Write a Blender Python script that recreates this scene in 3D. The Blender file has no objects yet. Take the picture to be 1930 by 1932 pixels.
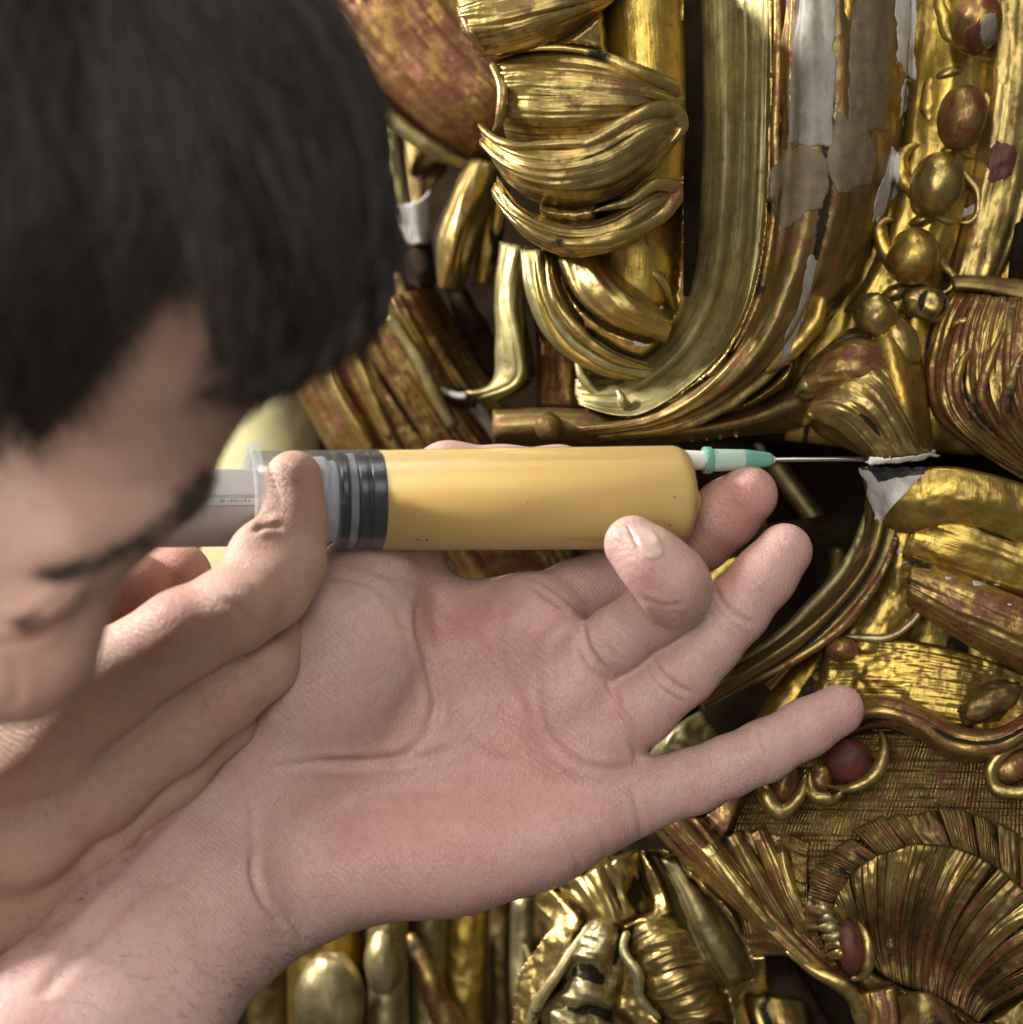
import bpy, math, random
import numpy as np
from mathutils import Vector, Matrix
from mathutils.bvhtree import BVHTree

random.seed(7); rng = np.random.default_rng(7)
scene = bpy.context.scene
col = scene.collection
MM = 0.001
D0 = 750.0            # mm from the lens to the plane of the syringe
PPM = 6.5             # guide pixels (1930 wide) per mm in that plane
CX, CZ = 965.0, 966.0

# ------------------------------------------------------------------ camera
cam = bpy.data.cameras.new('camera')
cam.sensor_width = 36; cam.sensor_fit = 'HORIZONTAL'
cam.lens = 36 * D0 / (1930 / PPM)
cam.clip_start = 0.02; cam.clip_end = 20
cam.dof.use_dof = True
cam.dof.focus_distance = (D0 + 8) * MM
cam.dof.aperture_fstop = cam.lens / 13.0
cam.dof.aperture_blades = 9
camo = bpy.data.objects.new('camera', cam)
camo.location = (0, -D0 * MM, 0); camo.rotation_euler = (math.radians(90), 0, 0)
col.objects.link(camo); scene.camera = camo

# ------------------------------------------------------------------ light
w = bpy.data.worlds.new('World'); scene.world = w; w.use_nodes = True
bg = w.node_tree.nodes['Background']
bg.inputs[0].default_value = (0.60, 0.56, 0.50, 1); bg.inputs[1].default_value = 0.25

def area(name, loc, target, size, power, color, size_y=None):
    L = bpy.data.lights.new(name, 'AREA'); L.energy = power; L.color = color
    L.size = size * MM
    if size_y: L.shape = 'RECTANGLE'; L.size_y = size_y * MM
    o = bpy.data.objects.new(name, L); o.location = Vector(loc) * MM
    d = (Vector(target) - Vector(loc)).normalized()
    o.rotation_euler = d.to_track_quat('-Z', 'Y').to_euler(); col.objects.link(o)
    return o
area('work_lamp', (-540, 30, 360), (20, 10, -20), 90, 10.0, (1.0, 0.98, 0.95))
area('fill_lamp', (350, -1300, 900), (0, 0, 0), 600, 7.0, (1.0, 0.97, 0.94))  # added soft fill from the front, no such lamp in view
area('fill_lamp', (-330, -1250, 160), (-40, 0, -20), 600, 10.5, (1.0, 0.97, 0.94))  # added fill behind the camera to brighten face and hands
area('ceiling_lamp', (100, -150, 1100), (0, 60, 0), 350, 3.0, (1.0, 0.94, 0.84))

scene.view_settings.view_transform = 'Standard'
scene.view_settings.look = 'None'
scene.view_settings.exposure = 0.0
scene.view_settings.gamma = 1.0
scene.cycles.max_bounces = 10
scene.cycles.transparent_max_bounces = 24

# ------------------------------------------------------------------ helpers
def P2W(a):
    """guide point (px, py, depth mm) -> mm"""
    a = np.asarray(a, float); s = (D0 + a[..., 2]) / D0 / PPM
    return np.stack([(a[..., 0] - CX) * s, a[..., 2], (CZ - a[..., 1]) * s], -1)
def W2P(v):
    s = PPM * D0 / (D0 + v[..., 1])
    return CX + v[..., 0] * s, CZ - v[..., 2] * s
def rays(v):
    r = v + np.array([0, D0, 0]); return r / np.linalg.norm(r, axis=-1, keepdims=True)

def _h(ix, iy, iz, seed):
    n = (ix.astype(np.int64) * 374761393 + iy.astype(np.int64) * 668265263 + iz.astype(np.int64) * 2147483647 + seed * 974634777) & 0xffffffff
    n = ((n ^ (n >> 13)) * 1274126177) & 0xffffffff
    n = n ^ (n >> 16)
    return (n & 0xffff) / 32767.5 - 1.0
def vnoise(p, seed=0):
    p = np.asarray(p, float); i = np.floor(p).astype(np.int64); f = p - i; f = f * f * (3 - 2 * f)
    r = 0
    for dx in (0, 1):
        for dy in (0, 1):
            for dz in (0, 1):
                wgt = (f[..., 0] if dx else 1 - f[..., 0]) * (f[..., 1] if dy else 1 - f[..., 1]) * (f[..., 2] if dz else 1 - f[..., 2])
                r = r + wgt * _h(i[..., 0] + dx, i[..., 1] + dy, i[..., 2] + dz, seed)
    return r
def fbm(p, seed=0, o=3):
    r = 0; a = 1.0
    for k in range(o):
        r = r + a * vnoise(np.asarray(p) * 2 ** k, seed + k); a *= 0.5
    return r

def crom(pts, n):
    pts = np.asarray(pts, float)
    if len(pts) == 2:
        t = np.linspace(0, 1, n)[:, None]; return pts[0] * (1 - t) + pts[1] * t
    d = np.maximum(np.linalg.norm(np.diff(pts, axis=0), axis=1), 1e-6) ** 0.75
    T = np.concatenate([[0], np.cumsum(d)])
    m = np.zeros_like(pts)
    m[1:-1] = ((pts[2:] - pts[1:-1]) / d[1:, None] * d[:-1, None] + (pts[1:-1] - pts[:-2]) / d[:-1, None] * d[1:, None]) / (d[1:] + d[:-1])[:, None]
    m[0] = (pts[1] - pts[0]) / d[0] * 1.5 - m[1] * 0.5
    m[-1] = (pts[-1] - pts[-2]) / d[-1] * 1.5 - m[-2] * 0.5
    t = np.linspace(0, T[-1], n); k = np.clip(np.searchsorted(T, t, side='right') - 1, 0, len(d) - 1)
    s = ((t - T[k]) / d[k])[:, None]; dk = d[k][:, None]
    return (2 * s**3 - 3 * s**2 + 1) * pts[k] + (s**3 - 2 * s**2 + s) * dk * m[k] + (-2 * s**3 + 3 * s**2) * pts[k + 1] + (s**3 - s**2) * dk * m[k + 1]

def empty(name, loc_mm, label=None, cat=None, group=None):
    o = bpy.data.objects.new(name, None); o.location = Vector(loc_mm) * MM; o.empty_display_size = 0.02
    col.objects.link(o)
    if label: o['label'] = label
    if cat: o['category'] = cat
    if group: o['group'] = group
    return o

def mesh_obj(name, verts, faces, mat, parent=None, smooth=True, uv=None, attrs=None):
    """verts in mm, world coordinates"""
    verts = np.asarray(verts, float)
    c = verts.mean(0); base = c * MM
    me = bpy.data.meshes.new(name)
    v = (verts - c) * MM
    faces = np.asarray(faces)
    me.vertices.add(len(v)); me.vertices.foreach_set('co', v.astype(np.float32).ravel())
    nf, k = faces.shape
    me.loops.add(nf * k); me.loops.foreach_set('vertex_index', faces.astype(np.int32).ravel())
    me.polygons.add(nf); me.polygons.foreach_set('loop_start', (np.arange(nf) * k).astype(np.int32))
    me.update(calc_edges=True)
    me.polygons.foreach_set('use_smooth', np.full(nf, smooth))
    if uv is not None:
        l = me.uv_layers.new(name='flow'); l.data.foreach_set('uv', uv[faces.ravel()].astype(np.float32).ravel())
    for nm, a in (attrs or {}).items():
        at = me.attributes.new(nm, 'FLOAT', 'POINT'); at.data.foreach_set('value', np.asarray(a, np.float32).ravel())
    me.validate(); me.update()
    if mat: me.materials.append(mat)
    o = bpy.data.objects.new(name, me); col.objects.link(o)
    root = parent; wl = np.zeros(3)
    while root is not None: wl = wl + np.array(root.location); root = root.parent
    o.location = base - wl
    if parent: o.parent = parent
    return o

def grid_faces(nu, nv, off=0, flip=False):
    i = np.arange(nu - 1)[:, None] * nv + np.arange(nv - 1)[None, :]
    q = np.stack([i, i + 1, i + nv + 1, i + nv], -1).reshape(-1, 4) + off
    return q[:, ::-1] if flip else q

# ------------------------------------------------------------------ materials
def nt(name):
    m = bpy.data.materials.new(name); m.use_nodes = True
    t = m.node_tree; return m, t, t.nodes['Principled BSDF']
def N(t, typ, **kw):
    n = t.nodes.new(typ)
    for k, v in kw.items():
        if k.startswith('i_'):
            key = k[2:]; key = int(key) if key.isdigit() else key.replace('_', ' ')
            n.inputs[key].default_value = v
        else: setattr(n, k, v)
    return n
def ramp(t, src, stops):
    r = N(t, 'ShaderNodeValToRGB'); t.links.new(src, r.inputs[0])
    e = r.color_ramp.elements
    while len(e) < len(stops): e.new(0.5)
    for x, (p, c) in zip(e, stops):
        x.position = p; x.color = (c, c, c, 1) if not isinstance(c, tuple) else (*c, 1)
    return r.outputs[0]
def mixc(t, fac, a, b):
    n = N(t, 'ShaderNodeMix', data_type='RGBA')
    for s, x in ((n.inputs[0], fac), (n.inputs[6], a), (n.inputs[7], b)):
        if isinstance(x, (int, float)): s.default_value = x
        elif isinstance(x, tuple): s.default_value = (*x, 1)
        else: t.links.new(x, s)
    return n.outputs[2]
def math_(t, op, a, b=0.0):
    n = N(t, 'ShaderNodeMath', operation=op)
    for s, x in ((n.inputs[0], a), (n.inputs[1], b)):
        if isinstance(x, (int, float)): s.default_value = x
        else: t.links.new(x, s)
    return n.outputs[0]

def gold(name, col_a=(0.54, 0.39, 0.13), col_b=(0.38, 0.28, 0.10), bole=0.4, grime=0.5, rough=0.30, bump=0.35, hatch=0.0, seed=0.0):
    """water-gilded wood: leaf over red bole, rubbed in streaks along the carving, dirt in the grooves"""
    m, t, b = nt(name); L = t.links.new
    uv = N(t, 'ShaderNodeUVMap', uv_map='flow'); geo = N(t, 'ShaderNodeTexCoord')
    st = N(t, 'ShaderNodeMapping'); st.inputs['Scale'].default_value = (420, 60, 1); st.inputs['Location'].default_value = (seed, seed * 2, 0)
    L(uv.outputs[0], st.inputs[0])
    streak = N(t, 'ShaderNodeTexNoise', i_Scale=1.0, i_Detail=6.0, i_Roughness=0.65); L(st.outputs[0], streak.inputs[0])
    big = N(t, 'ShaderNodeTexNoise', i_Scale=45.0, i_Detail=5.0, i_Roughness=0.6); L(geo.outputs['Object'], big.inputs[0])
    spk = N(t, 'ShaderNodeTexNoise', i_Scale=420.0, i_Detail=4.0, i_Roughness=0.7); L(geo.outputs['Object'], spk.inputs[0])
    gr = N(t, 'ShaderNodeAttribute', attribute_name='groove')
    leaf = mixc(t, ramp(t, big.outputs[0], [(0.35, 0.0), (0.65, 1.0)]), col_a, col_b)
    leaf = mixc(t, ramp(t, streak.outputs[0], [(0.45, 0.0), (0.75, 0.55)]), leaf, tuple(c * 0.45 for c in col_a))
    mid = N(t, 'ShaderNodeTexNoise', i_Scale=150.0, i_Detail=6.0, i_Roughness=0.7, i_Distortion=0.6); L(geo.outputs['Object'], mid.inputs[0])
    leaf = mixc(t, ramp(t, mid.outputs[0], [(0.44, 0.0), (0.70, 0.55)]), leaf, (0.11, 0.08, 0.03))
    # bole mask
    s1 = math_(t, 'ADD', math_(t, 'MULTIPLY', streak.outputs[0], 0.34), math_(t, 'MULTIPLY', mid.outputs[0], 0.52))
    s1 = math_(t, 'ADD', s1, math_(t, 'MULTIPLY', spk.outputs[0], 0.20)); s1 = math_(t, 'ADD', s1, math_(t, 'MULTIPLY', big.outputs[0], 0.10))
    lo = 0.70 - 0.215 * bole
    mb = ramp(t, s1, [(lo, 0.0), (lo + 0.09, 1.0)])
    bcol = mixc(t, spk.outputs[0], (0.095, 0.026, 0.009), (0.20, 0.068, 0.022))
    # grime mask
    g1 = math_(t, 'ADD', math_(t, 'MULTIPLY', gr.outputs['Fac'], 0.75), math_(t, 'MULTIPLY', spk.outputs[0], 0.45))
    g1 = math_(t, 'ADD', g1, math_(t, 'MULTIPLY', big.outputs[0], 0.35))
    mg = ramp(t, g1, [(0.98 - 0.4 * grime, 0.0), (1.25 - 0.4 * grime, 1.0)])
    c1 = mixc(t, mb, leaf, bcol); c2 = mixc(t, mg, c1, (0.022, 0.016, 0.009))
    L(c2, b.inputs['Base Color']); L(math_(t, 'SUBTRACT', 0.5, math_(t, 'MULTIPLY', mg, 0.4)), b.inputs['Specular IOR Level'])
    inv = math_(t, 'SUBTRACT', 1.0, math_(t, 'MULTIPLY', mb, 0.6)); inv = math_(t, 'MULTIPLY', inv, math_(t, 'SUBTRACT', 1.0, math_(t, 'MULTIPLY', mg, 0.8)))
    inv = math_(t, 'MULTIPLY', inv, 0.92); L(inv, b.inputs['Metallic'])
    rr = math_(t, 'ADD', math_(t, 'MULTIPLY', big.outputs[0], 0.26), rough - 0.03)
    rr = math_(t, 'ADD', rr, math_(t, 'MULTIPLY', spk.outputs[0], 0.10))
    rr = math_(t, 'ADD', rr, math_(t, 'MULTIPLY', mb, 0.12)); rr = math_(t, 'ADD', rr, math_(t, 'MULTIPLY', mg, 0.25))
    L(rr, b.inputs['Roughness'])
    hsum = math_(t, 'ADD', math_(t, 'MULTIPLY', streak.outputs[0], 0.9), math_(t, 'MULTIPLY', spk.outputs[0], 0.45))
    hsum = math_(t, 'SUBTRACT', hsum, math_(t, 'MULTIPLY', mb, 0.18))
    if hatch:
        wv = N(t, 'ShaderNodeTexWave', wave_type='BANDS', bands_direction='X', i_Scale=hatch, i_Distortion=2.5, i_Detail=2.0); wv.inputs['Detail Scale'].default_value = 1.5
        L(uv.outputs[0], wv.inputs[0]); hsum = math_(t, 'ADD', hsum, math_(t, 'MULTIPLY', wv.outputs[1], 0.6))
    bp = N(t, 'ShaderNodeBump', i_Strength=bump, i_Distance=0.0008); L(hsum, bp.inputs['Height']); L(bp.outputs[0], b.inputs['Normal'])
    return m

G_GOLD = gold('gilding_bright', bole=0.46, grime=0.36, rough=0.20)
G_YEL = gold('gilding_yellow', (0.60, 0.40, 0.08), (0.45, 0.31, 0.085), bole=0.36, grime=0.34, rough=0.23, seed=3)
G_GRN = gold('gilding_tarnished', (0.42, 0.36, 0.155), (0.32, 0.27, 0.12), bole=0.2, grime=0.42, rough=0.36, seed=5)
G_BOLE = gold('gilding_rubbed', (0.48, 0.33, 0.10), (0.34, 0.235, 0.075), bole=0.78, grime=0.45, rough=0.24, seed=9)
G_DARK = gold('gilding_dirty_shaded', (0.30, 0.215, 0.07), (0.18, 0.13, 0.045), bole=0.58, grime=0.40, rough=0.30, seed=12)  # dirty gilding, base also darkened for the shade over the lower carving
G_PALE = gold('gilding_pale', (0.58, 0.48, 0.24), (0.44, 0.37, 0.18), bole=0.25, grime=0.1, rough=0.30, seed=15)
G_HATCH = gold('gilding_stippled', (0.30, 0.205, 0.062), (0.19, 0.13, 0.044), bole=0.62, grime=0.45, rough=0.34, hatch=260, bump=0.6, seed=17)  # stippled gilding, the shell's shade is put into its darker base
G_WING = gold('gilding_red_brown', (0.34, 0.20, 0.06), (0.20, 0.115, 0.04), bole=0.85, grime=0.5, rough=0.30, seed=21)  # red-brown rubbed gilding, with the wing's shade put into the colour
GOLDS = dict(wing=G_WING, gold=G_GOLD, yel=G_YEL, grn=G_GRN, bole=G_BOLE, dark=G_DARK, pale=G_PALE, hatch=G_HATCH)

def plain(name, c1, c2, rough=0.7, scale=120, bump=0.4, metallic=0.0, dist=0.0006, spec=0.4):
    m, t, b = nt(name); b.inputs['Specular IOR Level'].default_value = spec; geo = N(t, 'ShaderNodeTexCoord')
    n1 = N(t, 'ShaderNodeTexNoise', i_Scale=float(scale), i_Detail=6.0, i_Roughness=0.65); t.links.new(geo.outputs['Object'], n1.inputs[0])
    t.links.new(mixc(t, ramp(t, n1.outputs[0], [(0.35, 0.0), (0.65, 1.0)]), c1, c2), b.inputs['Base Color'])
    b.inputs['Roughness'].default_value = rough; b.inputs['Metallic'].default_value = metallic
    bp = N(t, 'ShaderNodeBump', i_Strength=bump, i_Distance=dist); t.links.new(n1.outputs[0], bp.inputs['Height']); t.links.new(bp.outputs[0], b.inputs['Normal'])
    return m
M_GESSO = plain('gesso', (0.52, 0.49, 0.45), (0.36, 0.33, 0.29), 0.8, 160)
M_GREY = plain('grey_ground', (0.24, 0.22, 0.18), (0.15, 0.125, 0.085), 0.5, 90)
M_BROWN = plain('brown_ground', (0.17, 0.12, 0.065), (0.10, 0.075, 0.045), 0.6, 200)
M_RED = plain('red_bole', (0.12, 0.032, 0.018), (0.06, 0.018, 0.012), 0.5, 260, spec=0.3)
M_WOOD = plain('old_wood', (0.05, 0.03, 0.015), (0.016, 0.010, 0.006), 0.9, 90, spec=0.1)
M_VOID = plain('shade_black_wood', (0.02, 0.014, 0.008), (0.008, 0.006, 0.004), 1.0, 60, spec=0.0)  # near-black wood: the shade of the hollows is put into the colour
M_DUST = plain('dirt_filled_crack', (0.05, 0.048, 0.045), (0.015, 0.015, 0.016), 0.7, 160)

# ------------------------------------------------------------------ carving primitives
BV, BF, BN = [], [], [0]     # everything carved so far, for draping flakes
def remember(v, f):
    f = np.asarray(f)
    if f.shape[1] == 4: f = np.concatenate([f[:, [0, 1, 2]], f[:, [0, 2, 3]]])
    BV.append(v); BF.append(f + BN[0]); BN[0] += len(v)
_bvh = [None, 0]
def bvh():
    if _bvh[1] != BN[0]:
        V = np.concatenate(BV); F = np.concatenate(BF)
        _bvh[0] = BVHTree.FromPolygons(V.tolist(), F.tolist()); _bvh[1] = BN[0]
    return _bvh[0]
_cnt = [0]
def strip(name, rails, parent, mat='gold', bulge=4.0, prof=None, fl=None, fv=None, thick=9.0, nu=48, nv=80,
          wob=0.5, rnd=2.0, vrnd=2.0, endt=(0, 0), drape=None, jag=0.0, label=None, keep=True, erel=0.18, reg=0.0, fade=(1.0, 1.0)):
    """carved piece: rails (guide points) run along v, u goes across; dome, flutes along (fl) or across (fv), rounded edges, real thickness"""
    _cnt[0] += 1; sd = _cnt[0] * 13
    R = [crom(r, nv) for r in rails]
    S = np.stack(R, 0)
    if len(R) == 2:
        u = np.linspace(0, 1, nu)[:, None, None]; S = S[0] * (1 - u) + S[1] * u
    else:
        S = np.stack([crom(S[:, j], nu) for j in range(nv)], 1)
    U, V = np.meshgrid(np.linspace(0, 1, nu), np.linspace(0, 1, nv), indexing='ij')
    if jag:
        jn = fbm(np.stack([V * nv * 0.09, U * 2, U * 0], -1), sd, 4) * jag * .8
        e = np.clip(np.abs(2 * U - 1) * 3 - 2, 0, 1)
        S[..., 0] += jn * e; S[..., 1] += fbm(np.stack([U * nu * 0.12, V * 3, V * 0], -1), sd + 1, 4) * jag * np.clip(np.abs(2 * V - 1) * 3 - 2, 0, 1)
    gro = np.zeros((nu, nv))
    if drape is not None:
        T = bvh(); W = np.zeros((nu, nv, 3)); o = Vector((0, -D0, 0)); last = 30.0
        P0 = P2W(np.dstack([S[..., 0], S[..., 1], np.zeros((nu, nv))])); dr = rays(P0)
        for i in range(nu):
            for j in range(nv):
                hit = T.ray_cast(o, Vector(dr[i, j]))
                if hit[0] is not None and hit[0][1] < last + 25: last = hit[0][1]; W[i, j] = hit[0]
                else: W[i, j] = P2W((S[i, j, 0], S[i, j, 1], last))
        dep = W[..., 1].copy()
        for _ in range(2):
            dep[1:-1, 1:-1] = (dep[1:-1, 1:-1] * 2 + dep[:-2, 1:-1] + dep[2:, 1:-1] + dep[1:-1, :-2] + dep[1:-1, 2:]) / 6
        W = P2W(np.dstack([S[..., 0], S[..., 1], dep]))
        edge = np.minimum(np.minimum(U, 1 - U) * nu, np.minimum(V, 1 - V) * nv)
        lift = drape * .55 * np.clip(edge / 3.0, 0.2, 1) + 0.16 * fbm(W * 0.45, sd, 3) * np.clip(edge / 3, 0, 1) + .06
        W = W - rays(W) * lift[..., None]; thick = min(thick, drape + 1.2)
    else:
        W = P2W(S)
        du = np.gradient(W, axis=0); dv = np.gradient(W, axis=1)
        Nn = np.cross(du, dv); Nn /= np.maximum(np.linalg.norm(Nn, axis=-1, keepdims=True), 1e-9)
        rd = rays(W)
        sgn = -np.sign(np.sum(Nn * rd, -1).mean()); Nn = Nn * sgn
        Nn = Nn - rd * 0.8; Nn /= np.linalg.norm(Nn, axis=-1, keepdims=True)
        wid = np.linalg.norm(np.diff(W, axis=0), axis=-1).sum(0); lenv = np.linalg.norm(np.diff(W, axis=1), axis=-1).sum(1).mean()
        if prof is None: pr = np.sqrt(np.clip(1 - (2 * U - 1) ** 2, 0, 1))
        else:
            xs, ys = zip(*prof); q = crom(np.c_[xs, ys], 200); pr = np.interp(U, q[:, 0], q[:, 1])
        env = 1.0
        if endt[0]: env = env * np.clip(V / endt[0], 0, 1) ** 0.5
        if endt[1]: env = env * np.clip((1 - V) / endt[1], 0, 1) ** 0.5
        h = bulge * pr * env
        warp = 0.10 * vnoise(np.stack([U * 4, V * 3, U * 0], -1), sd + 3)
        vf = fade[0] + (fade[1] - fade[0]) * V
        for lst, A_, B_, off_, vv in ((fl, U, V, 4, vf), (fv, V, U, 5, 1.0)):
            for (n, a) in (lst or []):
                ww = A_ * n + warp * 3.0
                f1 = np.abs(np.sin(math.pi * ww)) ** 0.8; am = 0.75 + 0.45 * vnoise(np.stack([np.floor(ww) * 3.1, B_ * 2.2, U * 0], -1), sd + off_)
                p1 = np.stack([ww * 1.5, B_ * 1.6, U * 0 + off_], -1)
                r1 = vnoise(p1, sd + off_); f2 = 0.5 + 0.55 * r1 + 0.22 * vnoise(p1 * np.array([2.3, 1.8, 1]), sd + 31)
                f = reg * f1 + (1 - reg) * f2
                h = h + a * vv * (reg * am * (f1 - 0.65) + (1 - reg) * 1.5 * (f2 - 0.5))
                gro = np.maximum(gro, np.clip((0.34 - f) * 4, 0, 1) * np.clip(a * vv / 1.2, 0, .85))
        h = h + wob * fbm(W * 0.06, sd + 7, 3) + 0.12 * wob * vnoise(W * 0.6, sd + 8)
        W = W + Nn * h[..., None]
        t = np.clip((np.abs(2 * U - 1) - (1 - erel)) / erel, 0, 1); tv = np.clip((np.abs(2 * V - 1) - (1 - erel * 0.6)) / (erel * 0.6), 0, 1)
        W = W + rd * (rnd * (1 - np.sqrt(1 - t * t * 0.998)) + vrnd * (1 - np.sqrt(1 - tv * tv * 0.998)))[..., None]
    wid = np.linalg.norm(np.diff(W, axis=0), axis=-1).sum(0).mean(); lenv = np.linalg.norm(np.diff(W, axis=1), axis=-1).sum(1).mean()
    B = W + rays(W) * thick
    n = nu * nv
    verts = np.concatenate([W.reshape(-1, 3), B.reshape(-1, 3)])
    # which winding faces the camera
    a, b_, c = W[nu // 2, nv // 2], W[nu // 2, nv // 2 + 1], W[nu // 2 + 1, nv // 2]
    fl_ = np.dot(np.cross(b_ - a, c - b_), rays(a)) > 0
    ff = grid_faces(nu, nv, 0, fl_); fb = grid_faces(nu, nv, n, not fl_)
    loop = np.concatenate([np.arange(nv), np.arange(1, nu) * nv + nv - 1, (nu - 1) * nv + np.arange(nv - 2, -1, -1), np.arange(nu - 2, 0, -1) * nv])
    nx = np.roll(loop, -1); side = np.stack([loop, loop + n, nx + n, nx], -1)
    if fl_: side = side[:, ::-1]
    faces = np.concatenate([ff, fb, side])
    uv = np.stack([U * wid * MM, V * lenv * MM], -1).reshape(-1, 2); uv = np.concatenate([uv, uv])
    g = np.concatenate([gro.ravel(), gro.ravel() * 0 + 0.6])
    if keep: remember(verts, faces)
    m = GOLDS.get(mat, mat) if isinstance(mat, str) else mat
    o = mesh_obj(name, verts, faces, m, parent, True, uv, {'groove': g})
    if label: o['label'] = label
    return o

def tube(name, path, r, parent, mat='gold', n=64, k=20, flat=1.0, fl=None, keep=True):
    """carved roll along guide points; r mm or list"""
    _cnt[0] += 1; sd = _cnt[0] * 13
    p = P2W(crom(path, n)); T = np.gradient(p, axis=0); T /= np.linalg.norm(T, axis=1, keepdims=True)
    rd = rays(p); s = np.cross(T, rd); s /= np.maximum(np.linalg.norm(s, axis=1, keepdims=True), 1e-9); f = np.cross(s, T)
    rr = np.interp(np.linspace(0, 1, n), np.linspace(0, 1, len(r)), r) if isinstance(r, (list, tuple)) else np.full(n, float(r))
    t = np.linspace(0, 1, n); e = 0.06
    cap = np.sqrt(np.clip(1 - (np.clip(e - t, 0, e) / e) ** 2, 0.02, 1)) * np.sqrt(np.clip(1 - (np.clip(t - 1 + e, 0, e) / e) ** 2, 0.02, 1)); rr = rr * cap * 0.9 * (1 + 0.16 * vnoise(np.stack([t * len(path) * 0.9, t * 0, t * 0], -1), sd) + 0.03 * vnoise(np.stack([t * len(path) * 5, t * 0, t * 0], -1), sd + 2))
    p = p + (s * vnoise(np.stack([t * len(path) * 0.8, t * 0 + 3, t * 0], -1), sd + 5)[:, None]) * (rr.max() * 0.35)
    A = np.linspace(0, 2 * math.pi, k, endpoint=False)
    rad = rr[:, None] * np.ones(k)
    if fl: rad = rad * (1 + fl[1] * np.cos(A * fl[0]))[None]
    V = p[:, None] + s[:, None] * (np.cos(A) * 1)[None, :, None] * rad[..., None] + f[:, None] * (np.sin(A) * flat)[None, :, None] * rad[..., None]
    V = V + (V - p[:, None]) * (0.10 * vnoise(V * 0.25, sd))[..., None]
    verts = np.concatenate([V.reshape(-1, 3), p[:1], p[-1:]])
    i = np.arange(n - 1)[:, None] * k; j = np.arange(k); jn = (j + 1) % k
    q = np.stack([i + j, i + jn, i + k + jn, i + k + j], -1).reshape(-1, 4)
    c0 = np.stack([np.full(k, n * k), jn, j, j], -1); c1 = np.stack([np.full(k, n * k + 1), (n - 1) * k + j, (n - 1) * k + jn, (n - 1) * k + jn], -1)
    uv = np.stack(np.meshgrid(np.arange(n), np.arange(k), indexing='ij')[::-1], -1).reshape(-1, 2) * np.array([0.0006, 0.0006]); uv = np.concatenate([uv, uv[:2]])
    lens = np.linalg.norm(np.diff(p, axis=0), axis=1).sum() * MM
    uv[:, 1] = np.concatenate([np.repeat(np.linspace(0, lens, n), k), [0, lens]])
    # caps as degenerate quads -> split to tris
    m = GOLDS.get(mat, mat) if isinstance(mat, str) else mat
    tri = np.concatenate([np.stack([q[:, 0], q[:, 1], q[:, 2]], -1), np.stack([q[:, 0], q[:, 2], q[:, 3]], -1), c0[:, :3], c1[:, :3]])
    if keep: remember(verts, tri)
    return mesh_obj(name, verts, tri, m, parent, True, uv, {'groove': np.clip(0.25 + 0.6 * vnoise(verts * 0.15, sd), 0, 1)})

def ball(name, c, rpx, parent, mat='gold', rot=0.0, depth=None, ridges=0, amp=0.0, nu=40, nv=28, wob=0.06, label=None):
    """carved bead / boss: ellipsoid at guide point c, radii in guide px, rot in degrees in the picture plane"""
    _cnt[0] += 1; sd = _cnt[0] * 13
    s = (D0 + c[2]) / D0 / PPM; rx, ry = rpx[0] * s, rpx[1] * s; rz = depth if depth else (rx + ry) / 2
    a = np.linspace(0, 2 * math.pi, nu, endpoint=False); b_ = np.linspace(0.02, math.pi - 0.02, nv)
    A, B = np.meshgrid(a, b_, indexing='ij')
    k = 1 + amp * np.cos(ridges * A) * np.sin(B)
    d = np.stack([np.sin(B) * np.cos(A) * k, np.sin(B) * np.sin(A) * k, np.cos(B)], -1)
    d = d * (1 + wob * fbm(d * 1.7, sd, 3))[..., None]
    X = d[..., 0] * rx; Yd = d[..., 1] * rz; Z = d[..., 2] * ry; th = math.radians(rot)
    p = P2W(np.array(c, float))
    V = np.stack([p[0] + X * math.cos(th) - Z * math.sin(th), p[1] + Yd, p[2] + X * math.sin(th) + Z * math.cos(th)], -1)
    verts = V.reshape(-1, 3)
    i = np.arange(nu)[:, None]; j = np.arange(nv - 1)[None]; ip = (i + 1) % nu
    q = np.stack([i * nv + j, i * nv + j + 1, ip * nv + j + 1, ip * nv + j], -1).reshape(-1, 4)
    top = np.arange(nu) * nv; bot = top + nv - 1
    verts = np.concatenate([verts, V[:, 0].mean(0)[None], V[:, -1].mean(0)[None]]); nn = nu * nv
    t = np.concatenate([q[:, [0, 1, 2]], q[:, [0, 2, 3]], np.stack([np.roll(top, -1), np.full(nu, nn), top], -1), np.stack([bot, np.full(nu, nn + 1), np.roll(bot, -1)], -1)])
    uv = np.stack([A * rx * MM, B * ry * MM], -1).reshape(-1, 2); uv = np.concatenate([uv, uv[:2]])
    g = np.clip(-np.cos(ridges * A) * np.sin(B), 0, 1).ravel() * (1 if ridges else 0); g = np.concatenate([g, [0, 0]])
    m = GOLDS.get(mat, mat) if isinstance(mat, str) else mat
    o = mesh_obj(name, verts, t[:, ::-1], m, parent, True, uv, {'groove': g})
    remember(verts, t)
    if label: o['label'] = label
    return o

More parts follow.
